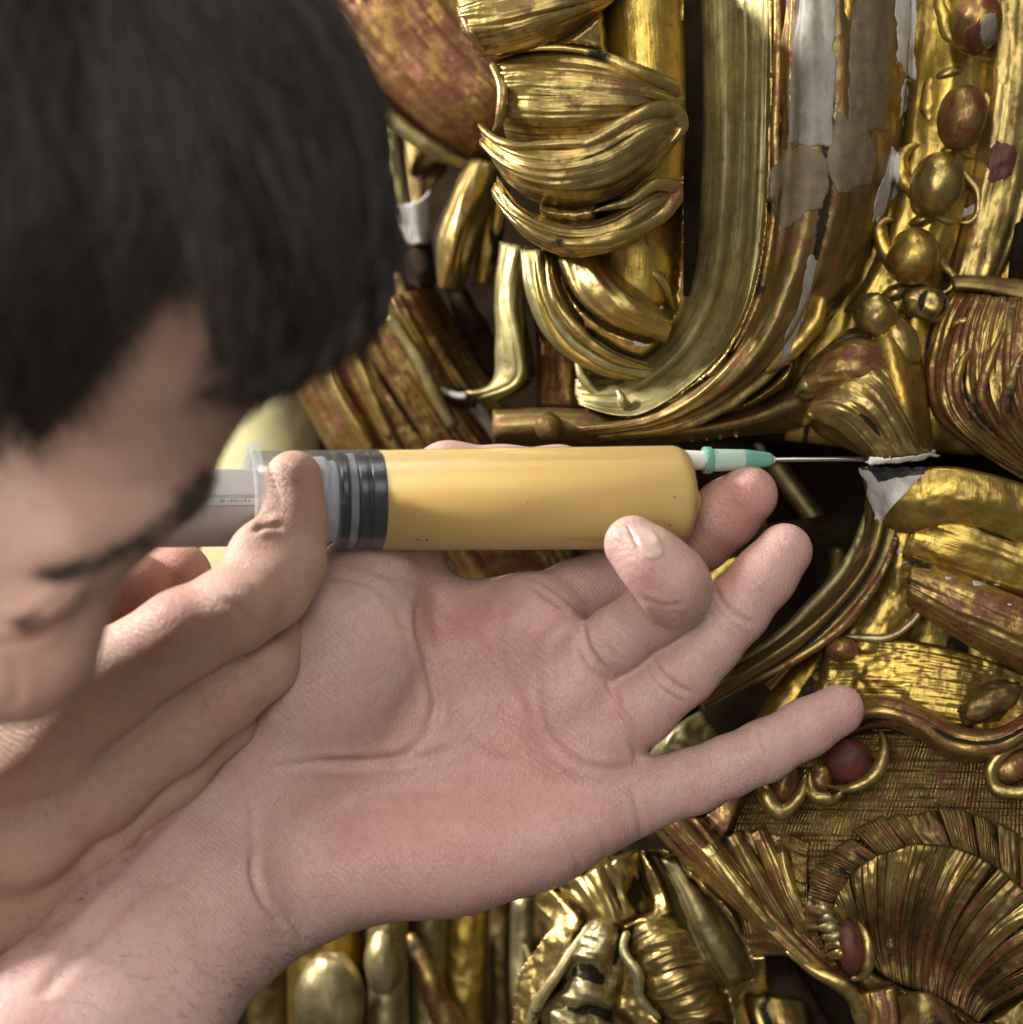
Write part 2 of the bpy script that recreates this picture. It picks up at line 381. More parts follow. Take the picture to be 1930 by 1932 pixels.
def gauss(a, r):
    k = np.exp(-0.5 * (np.arange(-3 * r, 3 * r + 1) / r) ** 2); k /= k.sum()
    for ax in (0, 1):
        p = np.pad(a, [(3 * r, 3 * r) if q == ax else (0, 0) for q in (0, 1)], mode='edge')
        a = sum(k[i] * np.take(p, np.arange(i, i + a.shape[ax]), axis=ax) for i in range(len(k)))
    return a
def inpoly(px, py, poly):
    r = np.zeros(px.shape, bool); n = len(poly)
    for i in range(n):
        (x0, y0), (x1, y1) = poly[i], poly[(i + 1) % n]
        if y0 == y1: continue
        c = ((y0 > py) != (y1 > py)) & (px < (x1 - x0) * (py - y0) / (y1 - y0) + x0); r ^= c
    return r
def carved_ground(parent, poly, mat, step=3.0, rad=12, drop=4.0, far=62, holes=()):
    """the solid wood the leaves and scrolls are cut from: closes the gaps between them a few mm behind their crowns"""
    T = bvh(); xs = np.arange(min(p[0] for p in poly), max(p[0] for p in poly) + step, step); ys = np.arange(min(p[1] for p in poly), max(p[1] for p in poly) + step, step)
    PX, PY = np.meshgrid(xs, ys, indexing='ij'); dr = rays(P2W(np.dstack([PX, PY, PX * 0]))); o = Vector((0, -D0, 0)); z = np.full(PX.shape, 999.0)
    ins = inpoly(PX, PY, poly)
    for h in holes: ins &= ~inpoly(PX, PY, h)
    for i, j in np.argwhere(gauss(ins.astype(float), 3) > 0.02):
        hit = T.ray_cast(o, Vector(dr[i, j]))
        if hit[0] is not None and hit[0][1] < far: z[i, j] = hit[0][1]
    E = z.copy()
    for ax in (0, 1):
        p = np.pad(E, [(rad, rad) if q == ax else (0, 0) for q in (0, 1)], constant_values=999.0); E = np.min([np.take(p, np.arange(i, i + E.shape[ax]), axis=ax) for i in range(2 * rad + 1)], axis=0)
    wv = (E < 900).astype(float); E = gauss(np.where(E < 900, E, 0), 7) / np.maximum(gauss(wv, 7), 1e-3)
    zz = np.where(z < 900, z, -99); zd = np.pad(zz, 1, mode='edge'); zd = np.max([zd[i:i + z.shape[0], j:j + z.shape[1]] for i in range(3) for j in range(3)], axis=0); g = np.maximum(E + drop, zd + 1.3); g = gauss(g, 1)
    W = P2W(np.dstack([PX, PY, g])); W = W + rays(W) * (1.1 * fbm(W * 0.10, 41, 3) + 0.25 * fbm(W * 0.5, 47, 2))[..., None]
    dep = np.maximum(W[..., 1], zz + 0.45); W = P2W(np.dstack([PX, PY, dep]))
    nu, nv = PX.shape; n = nu * nv; B = W + rays(W) * 7; q = grid_faces(nu, nv); okq = ins.ravel()[q].all(1) & (wv.ravel()[q] > 0).all(1); q = q[okq]
    # side walls round the border
    e = np.concatenate([q[:, [k, (k + 1) % 4]] for k in range(4)]); key = np.sort(e, 1); u, idx, cn = np.unique(key, axis=0, return_index=True, return_counts=True); be = e[idx[cn == 1]]
    F = np.concatenate([q, q[:, ::-1] + n, np.stack([be[:, 1], be[:, 0], be[:, 0] + n, be[:, 1] + n], -1)])
    V = np.concatenate([W.reshape(-1, 3), B.reshape(-1, 3)]); us, inv_ = np.unique(F.ravel(), return_inverse=True)
    uv = np.stack([PX.ravel(), PY.ravel()], -1) / PPM * MM; uv = np.concatenate([uv, uv])[us]; lap = np.clip((gauss(dep, 2) - dep) * -0.5, 0, .5).ravel(); gr = np.concatenate([lap, lap])[us]
    F = inv_.reshape(-1, 4); remember(V[us], F)
    return mesh_obj('carved_ground', V[us], F, GOLDS[mat], parent, True, uv, {'groove': gr})

# ------------------------------------------------------------------ the altar behind
def wall_piece():
    xs = np.linspace(-900, 900, 40); zs = np.linspace(-900, 900, 40)
    X, Z = np.meshgrid(xs, zs, indexing='ij'); Y = 175 + 6 * fbm(np.stack([X, Z, X * 0], -1) * 0.02, 5)
    v = np.stack([X, Y, Z], -1).reshape(-1, 3); n = len(v)
    b = v + np.array([0, 40, 0]); q = grid_faces(40, 40); f = np.concatenate([q, q[:, ::-1] + n])
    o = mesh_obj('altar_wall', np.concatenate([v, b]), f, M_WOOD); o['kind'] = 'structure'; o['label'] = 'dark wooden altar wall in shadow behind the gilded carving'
wall_piece()

# ------------------------------------------------------------------ upper bracket: scroll, beads, leaves
up = empty('scroll_bracket', P2W(np.array((1500., 800., 60.))), 'tall gilded scroll bracket with a row of beads, chipped paint and leaves, above the crack', 'carving')
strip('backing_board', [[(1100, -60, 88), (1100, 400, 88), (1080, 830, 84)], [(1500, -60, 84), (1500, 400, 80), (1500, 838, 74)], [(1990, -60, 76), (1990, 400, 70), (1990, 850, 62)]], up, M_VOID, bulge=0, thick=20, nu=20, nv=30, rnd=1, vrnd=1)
strip('stem', [[(1135, -30, 38), (1148, 200, 38), (1130, 400, 38), (1128, 570, 40)], [(1284, -30, 38), (1294, 200, 38), (1284, 400, 38), (1268, 575, 40)]], up, 'yel', bulge=13, nu=40, thick=14, wob=0.9)
RID = [(1448, -30, 24), (1447, 120, 24), (1444, 240, 24), (1438, 400, 23), (1428, 490, 22), (1405, 580, 22), (1362, 664, 22), (1295, 730, 22), (1200, 783, 25), (1080, 803, 32)]
RIE = RID[:-2] + [(1195, 784, 25), (1092, 764, 34)]
def off(r, dx, dy, dz): return [(a + dx, b + dy, c + dz) for a, b, c in r]
strip('scroll_face', [[(1322, -30, 40), (1326, 200, 40), (1322, 380, 40), (1312, 510, 40), (1280, 604, 40), (1222, 672, 40), (1150, 706, 40), (1085, 716, 42)],
      [(1395, -30, 29), (1396, 200, 29), (1390, 400, 28), (1372, 520, 28), (1342, 610, 30), (1290, 690, 28), (1200, 745, 29), (1085, 742, 36)], RIE], up, 'grn', bulge=-2.0, fl=[(14, 0.14), (3, .8)], reg=.2, nu=90, nv=140, wob=0.5, thick=16, rnd=1.2)
strip('scroll_flank', [off(RID, 6, 0, 1.5), [(1520, -30, 12), (1515, 200, 11), (1505, 400, 10), (1492, 500, 10), (1462, 590, 11), (1415, 665, 13), (1340, 735, 19), (1245, 788, 25), (1100, 812, 34)],
      [(1610, -30, 12), (1604, 200, 11), (1585, 400, 10), (1555, 510, 12), (1515, 590, 16), (1460, 670, 18), (1380, 740, 22), (1280, 792, 28), (1120, 818, 38)],
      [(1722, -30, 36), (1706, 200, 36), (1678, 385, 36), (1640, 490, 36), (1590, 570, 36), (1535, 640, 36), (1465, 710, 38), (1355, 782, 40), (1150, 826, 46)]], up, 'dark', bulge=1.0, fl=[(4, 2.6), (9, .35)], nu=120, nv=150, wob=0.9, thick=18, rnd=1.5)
tube('edge_moulding', off(RID[:7], 22, 0, -2), [1.3, 1.6, 1.5, 1.2, .6], up, 'bole', n=110, k=14)
tube('edge_moulding', [(1497, -30, 16), (1494, 150, 16.5), (1487, 300, 17), (1478, 420, 17.5)], [1.2, 1.5, 1.0, 0.5], up, 'bole', n=80, k=12)
tube('flute', [(1600, -30, 14), (1597, 60, 14), (1590, 160, 15), (1580, 250, 16)], [3.0, 3.4, 2.6, 1.0], up, 'yel', n=80, k=16)
tube('flute', [(1560, 560, 18), (1530, 610, 18), (1490, 655, 19), (1440, 700, 23)], [2.0, 3.8, 3.8, 1.6], up, 'yel', n=60, k=16)
strip('ground', [[(1600, -40, 46), (1600, 300, 46), (1560, 560, 46), (1500, 700, 46), (1480, 830, 52)], [(1780, -40, 43), (1760, 300, 43), (1700, 560, 40), (1680, 700, 38), (1670, 850, 40)], [(1990, -40, 44), (1990, 300, 44), (1990, 560, 42), (1960, 720, 40), (1900, 860, 44)]], up, 'yel', bulge=0, fl=[(7, 1.4)], nu=80, nv=80, wob=2.0, thick=14, rnd=1, vrnd=1)
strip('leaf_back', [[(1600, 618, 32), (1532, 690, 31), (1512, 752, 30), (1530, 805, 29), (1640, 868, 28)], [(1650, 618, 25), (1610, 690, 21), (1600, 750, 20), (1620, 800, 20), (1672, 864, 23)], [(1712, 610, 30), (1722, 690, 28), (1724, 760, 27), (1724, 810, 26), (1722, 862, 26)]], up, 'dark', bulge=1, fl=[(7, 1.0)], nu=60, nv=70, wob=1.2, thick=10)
strip('ribbon_panel', [[(1716, -30, 40), (1708, 200, 40), (1684, 390, 40), (1645, 500, 40), (1590, 590, 42)], [(1790, -30, 34), (1775, 200, 34), (1745, 360, 34), (1705, 480, 34), (1660, 590, 36)],
      [(1862, -30, 38), (1858, 200, 38), (1830, 360, 38), (1790, 500, 38), (1745, 610, 40)]], up, 'yel', bulge=2, fl=[(4, 0.7)], nu=60, nv=100, wob=1.2, thick=14)
strip('side_panel', [[(1855, -30, 40), (1850, 200, 40), (1822, 380, 40), (1785, 530, 40)], [(1900, -30, 36), (1898, 200, 36), (1870, 380, 36), (1840, 530, 36)], [(1990, -30, 40), (1985, 200, 40), (1940, 400, 40), (1888, 528, 40)]], up, 'gold', bulge=1.5, fl=[(5, 0.8)], nu=60, nv=90, wob=1.1, thick=14, vrnd=2)
strip('dark_post', [[(1915, 420, 36), (1905, 490, 36), (1898, 560, 36)], [(1990, 420, 34), (1990, 490, 34), (1990, 560, 34)]], up, M_VOID, bulge=2, nu=16, nv=20)
for c, r, rot, mt in (((1842, 42, 26), (47, 60), -12, 'bole'), ((1815, 222, 26), (45, 62), -14, 'bole'), ((1768, 348, 25), (50, 62), -18, 'gold'), ((1722, 484, 25), (47, 55), -25, 'yel')):
    ball('bead', c, r, up, mt, rot=rot, depth=10.5, wob=0.05)
    a = math.radians(-rot); rx, ry = r[0] * 1.32, r[1] * 1.22
    arc = []
    for q in np.linspace(math.radians(95), math.radians(285), 9):
        x, y = rx * math.cos(q), ry * math.sin(q)
        arc.append((c[0] + x * math.cos(a) - y * math.sin(a) - 4, c[1] - (x * math.sin(-a) + y * math.cos(a)), c[2] + 8.5))
    tube('bead_socket', arc, [0.8, 2.6, 3.2, 2.6, 0.8], up, 'yel', n=50, k=14)
    arc2 = [(2 * c[0] - x + 8, 2 * c[1] - y, d + 3.2) for x, y, d in arc]
    tube('bead_socket', arc2, [0.6, 1.5, 1.9, 1.5, 0.6], up, 'gold', n=50, k=12)
for c, r in (((1790, 140, 34), (30, 14)), ((1795, 283, 33), (26, 13)), ((1740, 415, 33), (26, 13)), ((1690, 552, 34), (30, 16))):
    ball('bead_link', c, r, up, 'gold', rot=20, depth=5)
ball('rosette', (1748, 572, 30), (46, 34), up, 'gold', rot=-18, depth=5, ridges=5, amp=0.10, wob=0.12)
ball('leaf_bud', (1652, 596, 24), (40, 46), up, 'gold', rot=35, depth=8, wob=0.10)
ball('leaf_bud', (1690, 650, 27), (42, 60), up, 'gold', rot=20, depth=8, wob=0.12)
strip('leaf_body', [[(1615, 610, 34), (1640, 690, 28), (1672, 770, 25), (1690, 862, 26)], [(1660, 600, 24), (1690, 690, 18), (1712, 780, 17), (1724, 862, 21)], [(1712, 590, 32), (1738, 680, 32), (1752, 770, 31), (1765, 858, 30)]], up, 'yel', bulge=1.5, fl=[(3, 0.7)], wob=0.9, nu=50, nv=70)
strip('leaf_lobe', [[(1502, 752, 27), (1530, 758, 23), (1568, 752, 20), (1612, 768, 20)], [(1510, 728, 22), (1558, 694, 16), (1612, 690, 14), (1655, 716, 16)], [(1548, 664, 28), (1596, 630, 24), (1650, 636, 21), (1694, 668, 24)]], up, 'bole', bulge=1.2, fl=[(5, 1.0)], nu=60, nv=70, wob=1.2, rnd=2.5)
strip('leaf_lobe', [[(1516, 796, 25), (1542, 804, 21), (1582, 814, 18), (1616, 840, 18), (1646, 870, 21)], [(1520, 774, 19), (1560, 762, 14), (1606, 775, 11), (1648, 814, 12), (1682, 868, 17)], [(1548, 748, 19), (1592, 728, 14), (1642, 746, 11), (1682, 802, 12), (1714, 864, 17)], [(1585, 694, 26), (1632, 668, 21), (1678, 702, 18), (1714, 772, 19), (1748, 858, 24)]], up, 'gold', bulge=1.0, fl=[(4, 1.2), (14, .4)], nu=110, nv=100, wob=1.1, rnd=2.5)
tube('leaf_tip', [(1500, 745, 24), (1515, 725, 21), (1550, 722, 20), (1585, 735, 20)], [1.0, 2.2, 1.6, .5], up, 'grn', n=40, k=12)
tube('leaf_tip', [(1518, 802, 22), (1528, 780, 19), (1552, 768, 17)], [1.2, 2.4, .6], up, 'yel', n=40, k=12)
strip('shell_leaf', [[(1800, 548, 34), (1758, 620, 34), (1742, 700, 33), (1758, 780, 33), (1835, 850, 34), (1960, 915, 36)], [(1850, 560, 24), (1815, 640, 22), (1805, 720, 22), (1825, 790, 22), (1880, 840, 25), (1960, 880, 28)],
      [(1960, 560, 18), (1960, 620, 15), (1955, 690, 14), (1955, 750, 15), (1960, 800, 18), (1965, 850, 22)]], up, 'bole', bulge=2, fl=[(7, 1.8), (20, .9)], nu=130, nv=100, wob=1.2, thick=12)
strip('cornice', [[(1790, 522, 28), (1850, 522, 27), (1960, 530, 27)], [(1798, 548, 25), (1850, 552, 23), (1960, 575, 22)]], up, 'dark', bulge=2.5, nu=24, nv=50)
for pth, rr in (([(1842, 650, 20), (1812, 690, 16), (1806, 740, 15), (1832, 790, 18)], [1, 2.6, 2.6, .8]), ([(1895, 620, 15), (1862, 690, 12), (1856, 750, 11), (1880, 810, 14)], [1, 3, 3, .8]), ([(1935, 660, 12), (1905, 720, 9), (1902, 780, 9), (1925, 830, 13)], [1, 3, 2.8, .8]),
                ([(1790, 640, 27), (1800, 610, 23), (1835, 605, 22), (1850, 640, 21)], [.6, 2, 2.4, .8])):
    tube('shell_ridge', pth, [q * .62 for q in rr], up, 'bole', n=60, k=16)
# base of the scroll, over the crack
strip('base_moulding', [[(930, 770, 66), (1080, 770, 54), (1250, 796, 48), (1400, 775, 46), (1540, 700, 44), (1640, 660, 44)], [(930, 815, 60), (1080, 812, 50), (1250, 818, 44), (1400, 800, 42), (1530, 760, 42), (1650, 760, 44)], [(930, 850, 72), (1080, 846, 66), (1250, 835, 60), (1400, 822, 56), (1540, 815, 52), (1660, 840, 50)]], up, 'dark', bulge=1, fl=[(2, 1.0)], nu=50, nv=90)
ball('boss', (1036, 806, 48), (27, 27), up, 'dark', depth=5)
# petals curling round the stem
def petal(rails, mt, fl, nu=110, nv=120, **k):
    return strip('petal', rails, up, mt, fl=fl, nu=nu, nv=nv, thick=5, fade=(1.5, .45), reg=.25, **k)
petal([[(862, -40, 18), (960, -70, 12), (1080, -70, 14), (1190, -30, 26)], [(876, 50, 8), (960, 35, 0), (1070, 0, 2), (1165, -20, 18)], [(918, 112, 16), (985, 100, 10), (1080, 62, 14), (1150, 5, 26)]], 'gold', [(5, 1.8), (13, .5)], bulge=2)
petal([[(926, 112, 16), (1000, 90, 13), (1110, 92, 12), (1210, 135, 14), (1290, 176, 22)], [(944, 150, 6), (1015, 140, 1), (1115, 142, 1), (1215, 165, 6), (1290, 184, 20)], [(946, 205, 6), (1020, 210, -2), (1120, 210, -2), (1215, 192, 5), (1288, 192, 20)], [(958, 268, 16), (1020, 284, 8), (1110, 278, 6), (1200, 245, 12), (1284, 204, 24)]], 'gold', [(6, 1.6), (15, .5)], bulge=1)
petal([[(904, 234, 14), (950, 268, 3), (1030, 278, -4), (1130, 264, -3), (1225, 214, 2), (1289, 206, 14)], [(915, 270, 8), (965, 310, -2), (1040, 330, -9), (1130, 315, -7), (1225, 265, 0), (1284, 232, 12)], [(940, 305, 16), (985, 365, 8), (1060, 390, 4), (1150, 374, 6), (1230, 322, 12), (1280, 262, 24)]], 'gold', [(4, 1.4), (12, .5)], bulge=1.5)
petal([[(936, 335, 16), (985, 388, 6), (1060, 418, 1), (1150, 410, 2), (1220, 365, 6), (1268, 345, 14)], [(938, 355, 12), (985, 415, 1), (1060, 448, -4), (1150, 440, -2), (1228, 400, 4), (1274, 366, 14)], [(948, 385, 18), (990, 448, 9), (1060, 484, 6), (1150, 472, 8), (1235, 430, 14), (1272, 392, 24)]], 'gold', [(4, 1.5), (10, .4)], bulge=1.5)
for pth, rr, mt in (([(904, 232, 11), (940, 262, 1), (1020, 276, -5), (1120, 266, -5), (1215, 217, 0), (1285, 204, 12)], [1.2, 1.5, 1.4, 1.3, 2.0, 2.6], 'gold'),
                    ([(1010, 278, -2), (1100, 268, -5), (1200, 224, -1), (1270, 212, 8), (1284, 236, 10), (1262, 268, 9)], [.5, 1.6, 2.2, 3.0, 2.8, .6], 'gold'),
                    ([(925, 112, 13), (1000, 93, 9), (1110, 97, 8), (1205, 138, 9), (1284, 176, 18)], [1.4, 1.2, 1.6, 2.4, 3.0], 'gold'),
                    ([(1080, 160, 0), (1160, 168, 0), (1230, 182, 6), (1284, 194, 16)], [.6, 1.6, 2.2, 1.6], 'gold'),
                    ([(936, 345, 12), (960, 395, 4), (1020, 445, -3), (1100, 462, -5), (1190, 440, 0), (1258, 392, 8), (1272, 362, 10), (1240, 350, 6), (1180, 378, 0), (1120, 405, -3)], [1.2, 1.6, 1.6, 2.0, 2.4, 2.6, 2.8, 2.6, 1.8, .6], 'gold'),
                    ([(865, 10, 10), (885, 60, 5), (915, 105, 10)], [1.0, 1.8, 1.0], 'gold'), ([(926, 120, 10), (945, 165, 3), (946, 220, 3), (930, 255, 8)], [1.2, 2, 2, .8], 'gold')):
    tube('petal_lip', pth, rr, up, mt, n=90, k=14)
# leaves under the petals
strip('calyx_leaf', [[(1050, 490, 40), (1085, 565, 34), (1145, 615, 31), (1258, 645, 36)], [(1100, 482, 32), (1135, 545, 24), (1185, 590, 23), (1260, 622, 30)], [(1150, 475, 38), (1185, 525, 31), (1225, 562, 29), (1264, 596, 34)]], up, 'gold', bulge=2, fl=[(4, 0.9)], nu=60, nv=70, thick=8)
strip('calyx_leaf', [[(1150, 470, 36), (1200, 510, 30), (1240, 540, 30), (1262, 590, 36)], [(1200, 462, 36), (1240, 490, 32), (1258, 530, 33), (1266, 585, 38)]], up, 'gold', bulge=3, nu=30, nv=40, thick=6)
strip('curled_leaf', [[(984, 470, 48), (998, 560, 44), (1035, 640, 42), (1108, 700, 41), (1232, 724, 44)], [(1012, 474, 40), (1028, 558, 35), (1068, 630, 33), (1135, 680, 33), (1234, 706, 38)], [(1046, 480, 44), (1062, 555, 39), (1100, 615, 37), (1160, 662, 38), (1236, 688, 42)]], up, 'grn', bulge=1.5, fl=[(4, 1.5)], nu=70, nv=100, thick=8)
tube('leaf_rib', [(1030, 490, 35), (1045, 560, 30), (1085, 625, 29), (1150, 672, 30), (1232, 702, 36)], [.8, 2, 2.2, 1.8, .6], up, 'gold', n=70, k=14)
tube('leaf_rib', [(1010, 480, 38), (1018, 555, 34), (1052, 635, 32), (1118, 690, 32), (1230, 718, 38)], [.8, 1.5, 1.6, 1.4, .6], up, 'yel', n=70, k=14)
strip('hanging_leaf', [[(940, 455, 70), (934, 560, 68), (936, 650, 66), (926, 722, 66), (868, 742, 70)], [(976, 462, 62), (962, 560, 60), (968, 650, 57), (972, 716, 58), (905, 752, 66)], [(1012, 468, 66), (990, 560, 64), (1002, 645, 60), (1010, 715, 60), (930, 764, 70)]], up, 'grn', bulge=1, fl=[(3, 1.0)], nu=50, nv=90, thick=6)
strip('hanging_leaf', [[(1000, 560, 66), (1012, 660, 66), (1010, 770, 66)], [(1040, 580, 60), (1060, 680, 58), (1062, 770, 60)], [(1075, 600, 64), (1100, 690, 62), (1110, 772, 62)]], up, 'bole', bulge=1.5, fl=[(4, 1.0)], nu=40, nv=60, thick=6)
tube('crescent_curl', [(1086, 655, 40), (1100, 715, 38), (1140, 752, 38), (1190, 762, 38)], [.8, 2.0, 2.0, .6], up, 'grn', n=50, k=12)
tube('crescent_curl', [(1168, 735, 30), (1172, 752, 29), (1174, 770, 29)], [.8, 1.8, 1.0], up, 'pale', n=24, k=10)

# ------------------------------------------------------------------ lower cartouche: moulded block, C-scroll, stippled panel, shell
lo = empty('shell_cartouche', P2W(np.array((1750., 1450., 60.))), 'gilded cartouche below the crack with a fluted shell, curls and a stippled ground', 'carving')
strip('backing_board', [[(1380, 1000, 84), (1330, 1300, 84), (1240, 1600, 84), (1600, 1990, 84)], [(1990, 900, 72), (1990, 1300, 72), (1990, 1600, 72), (1990, 1990, 72)]], lo, M_VOID, bulge=0, thick=8, nu=20, nv=30)
strip('ground', [[(1640, 990, 48), (1600, 1120, 48), (1520, 1230, 48), (1440, 1330, 50), (1400, 1420, 50)], [(1760, 960, 40), (1740, 1120, 40), (1720, 1230, 40), (1700, 1330, 40), (1690, 1420, 40)], [(1990, 940, 36), (1990, 1120, 38), (1990, 1230, 38), (1990, 1330, 38), (1990, 1420, 38)]], lo, 'yel', bulge=0, fl=[(5, 1.5)], nu=60, nv=70, wob=2.4, thick=14)
strip('moulded_block', [[(1622, 880, 29), (1636, 935, 30), (1656, 992, 32)], [(1700, 886, 19), (1712, 945, 17), (1722, 1005, 22)], [(1790, 880, 14), (1800, 940, 12), (1795, 990, 17)], [(1960, 920, 16), (1960, 970, 14), (1960, 1040, 20)]], lo, 'yel', bulge=0.5, nu=80, nv=60, wob=1.3, thick=22, rnd=1, vrnd=2.5)
strip('roll_moulding', [[(1740, 948, 26), (1830, 968, 22), (1960, 1020, 21)], [(1700, 1056, 28), (1825, 1096, 24), (1960, 1146, 24)]], lo, 'yel', bulge=6, fl=[(3, .9)], nu=50, nv=70, wob=0.9)
strip('roll_moulding', [[(1722, 1048, 20), (1830, 1088, 17), (1960, 1140, 16)], [(1712, 1140, 24), (1800, 1202, 23), (1960, 1285, 22)]], lo, 'bole', bulge=11, fl=[(3, 1.0), (10, .3)], nu=60, nv=80, wob=0.9)
strip('web_panel', [[(1650, 985, 36), (1648, 1080, 38), (1600, 1170, 40), (1560, 1225, 42)], [(1700, 990, 27), (1690, 1085, 30), (1655, 1170, 32), (1615, 1235, 34)], [(1765, 985, 30), (1735, 1060, 32), (1735, 1150, 32), (1700, 1240, 34)]], lo, 'yel', bulge=1, nu=50, nv=70, wob=2.2)
tube('ridge', [(1768, 1005, 25), (1738, 1055, 27), (1722, 1112, 29), (1736, 1150, 29), (1700, 1188, 29), (1640, 1206, 30), (1590, 1200, 32)], [1.0, 1.6, 1.4, 1.6, 1.3, 1.5, .6], lo, 'pale', n=90, k=12)
strip('c_scroll', [[(1634, 925, 42), (1622, 1020, 41), (1570, 1105, 40), (1492, 1182, 40), (1400, 1248, 42), (1310, 1300, 46)], [(1668, 960, 30), (1648, 1045, 28), (1590, 1130, 27), (1508, 1206, 27), (1412, 1268, 31), (1320, 1318, 38)], [(1698, 985, 32), (1670, 1078, 31), (1606, 1166, 31), (1520, 1240, 32), (1424, 1292, 36), (1330, 1340, 44)]], lo, 'dark', bulge=2, fl=[(4, 1.7)], nu=80, nv=120, thick=14)
tube('c_scroll_edge', [(1632, 960, 36), (1610, 1050, 34), (1545, 1135, 33), (1460, 1205, 34), (1370, 1262, 38)], [1, 2, 2.2, 2, 1], lo, 'grn', n=80, k=14)
tube('c_scroll_edge', [(1690, 1010, 27), (1655, 1095, 26), (1590, 1178, 26), (1500, 1246, 28), (1400, 1298, 34)], [1, 1.6, 1.8, 1.8, 1], lo, 'bole', n=80, k=14)
ball('scroll_eye', (1588, 1225, 28), (30, 24), lo, 'bole', depth=4)
strip('stippled_panel', [[(1560, 1200, 38), (1540, 1290, 38), (1500, 1350, 40)], [(1760, 1215, 28), (1740, 1290, 28), (1730, 1360, 28)], [(1965, 1285, 28), (1965, 1320, 28), (1965, 1400, 28)]], lo, 'yel', bulge=1, fl=[(22, .15)], fv=[(20, .3)], nu=130, nv=110, wob=2.2)
strip('stippled_panel', [[(1480, 1380, 36), (1420, 1480, 36), (1370, 1620, 40), (1420, 1800, 44)], [(1680, 1380, 28), (1640, 1480, 28), (1570, 1600, 30), (1560, 1800, 34)], [(1965, 1390, 27), (1965, 1480, 27), (1965, 1590, 28), (1965, 1800, 34)]], lo, 'hatch', bulge=1, fl=[(20, .2)], fv=[(40, .45)], nu=150, nv=190, wob=2.2)
strip('s_scroll', [[(1560, 1345, 28), (1650, 1312, 22), (1730, 1328, 20), (1800, 1366, 21), (1870, 1376, 20), (1960, 1318, 20)], [(1568, 1372, 22), (1655, 1338, 16), (1730, 1355, 14), (1800, 1395, 15), (1870, 1402, 14), (1960, 1350, 14)], [(1580, 1410, 28), (1660, 1375, 22), (1725, 1392, 20), (1795, 1436, 21), (1875, 1436, 20), (1960, 1384, 20)]], lo, 'bole', bulge=1, fl=[(3, 1.2)], nu=60, nv=110, thick=8)
ball('rolled_leaf', (1868, 1325, 22), (62, 34), lo, 'dark', rot=25, depth=5, wob=0.2)
ball('oval_boss', (1602, 1436, 24), (46, 42), lo, M_RED, rot=-35, depth=4)
tube('curl', [(1655, 1378, 22), (1672, 1418, 18), (1648, 1462, 17), (1600, 1486, 18), (1562, 1478, 22)], [q * .78 for q in [1, 3.2, 3.4, 2.6, .8]], lo, 'gold', n=60, k=16)
tube('curl', [(1440, 1450, 24), (1444, 1498, 19), (1472, 1530, 18), (1506, 1512, 18), (1524, 1460, 20)], [q * .78 for q in [1.4, 3.6, 3.8, 3.2, 1]], lo, 'gold', n=60, k=16)
ball('curl_eye', (1480, 1478, 22), (26, 40), lo, 'bole', rot=-20, depth=4)
tube('curl', [(1530, 1455, 22), (1540, 1500, 18), (1568, 1512, 18), (1588, 1486, 20)], [q * .78 for q in [.8, 2.6, 3.0, 1]], lo, 'gold', n=50, k=14)
ball('curl_eye', (1548, 1470, 24), (22, 30), lo, 'bole', depth=4)
ball('curl_eye', (1912, 1448, 22), (48, 30), lo, 'bole', rot=25, depth=5)
tube('curl', [(1960, 1395, 20), (1900, 1412, 18), (1866, 1448, 18), (1880, 1486, 18), (1930, 1490, 17), (1970, 1460, 17)], [q * .78 for q in [1.5, 2.6, 3, 3.4, 3, 2]], lo, 'gold', n=60, k=16)
# shell
OUT = crom([(1524, 1760, 28), (1527, 1675, 24), (1560, 1606, 20), (1620, 1566, 17), (1700, 1536, 16), (1780, 1522, 16), (1862, 1542, 17), (1965, 1612, 19), (2090, 1760, 24)], 240)
INN = crom([(1572, 1752, 26), (1572, 1705, 22), (1602, 1652, 18), (1652, 1612, 14), (1722, 1592, 12), (1790, 1592, 11), (1862, 1622, 12), (1965, 1712, 14), (2050, 1830, 18)], 240)
BOT = crom([(1630, 1802, 30), (1648, 1826, 28), (1676, 1846, 27), (1712, 1862, 27), (1756, 1880, 27), (1800, 1898, 27), (1850, 1930, 28)], 240)
nr = 14
cut = np.cumsum(rng.uniform(0.7, 1.3, nr + 1)); cut = (cut - cut[0]) / (cut[-1] - cut[0]) * 239
for i in range(nr):
    a, b = int(cut[i]), int(cut[i + 1])
    jo = rng.uniform(-9, 9)
    def rr(q, j): 
        o_, n_ = OUT[q] + np.array([0, -j, 0]), INN[q] + np.array([0, 4, 0]); return [tuple(o_), tuple((o_ + n_) / 2 + np.array([0, 0, -2.0])), tuple(n_)]
    strip('rim_rib', [rr(a, jo), rr(b, jo + rng.uniform(-3, 3))], lo, 'hatch' if i % 3 else 'dark', bulge=float(rng.uniform(.3, 1.3)), nu=20, nv=26, fl=[(3, .9)], wob=1.3, rnd=.5, vrnd=.8, thick=10)
nr = 19
cut = (np.cumsum(rng.uniform(0.55, 1.45, nr + 1))); cut = (cut - cut[0]) / (cut[-1] - cut[0])
def rad(t):
    q = min(int(t * 239), 239); s = min(int((t ** 1.05) * 239), 239); p, e = INN[q], BOT[s]
    m1 = p * 0.62 + e * 0.38 + np.array([6 - 52 * t, -2 + 6 * t, -1.0]); m2 = p * 0.28 + e * 0.72 + np.array([4 - 44 * t, 6, 4.0])
    return [tuple(p), tuple(m1), tuple(m2), tuple(e)]
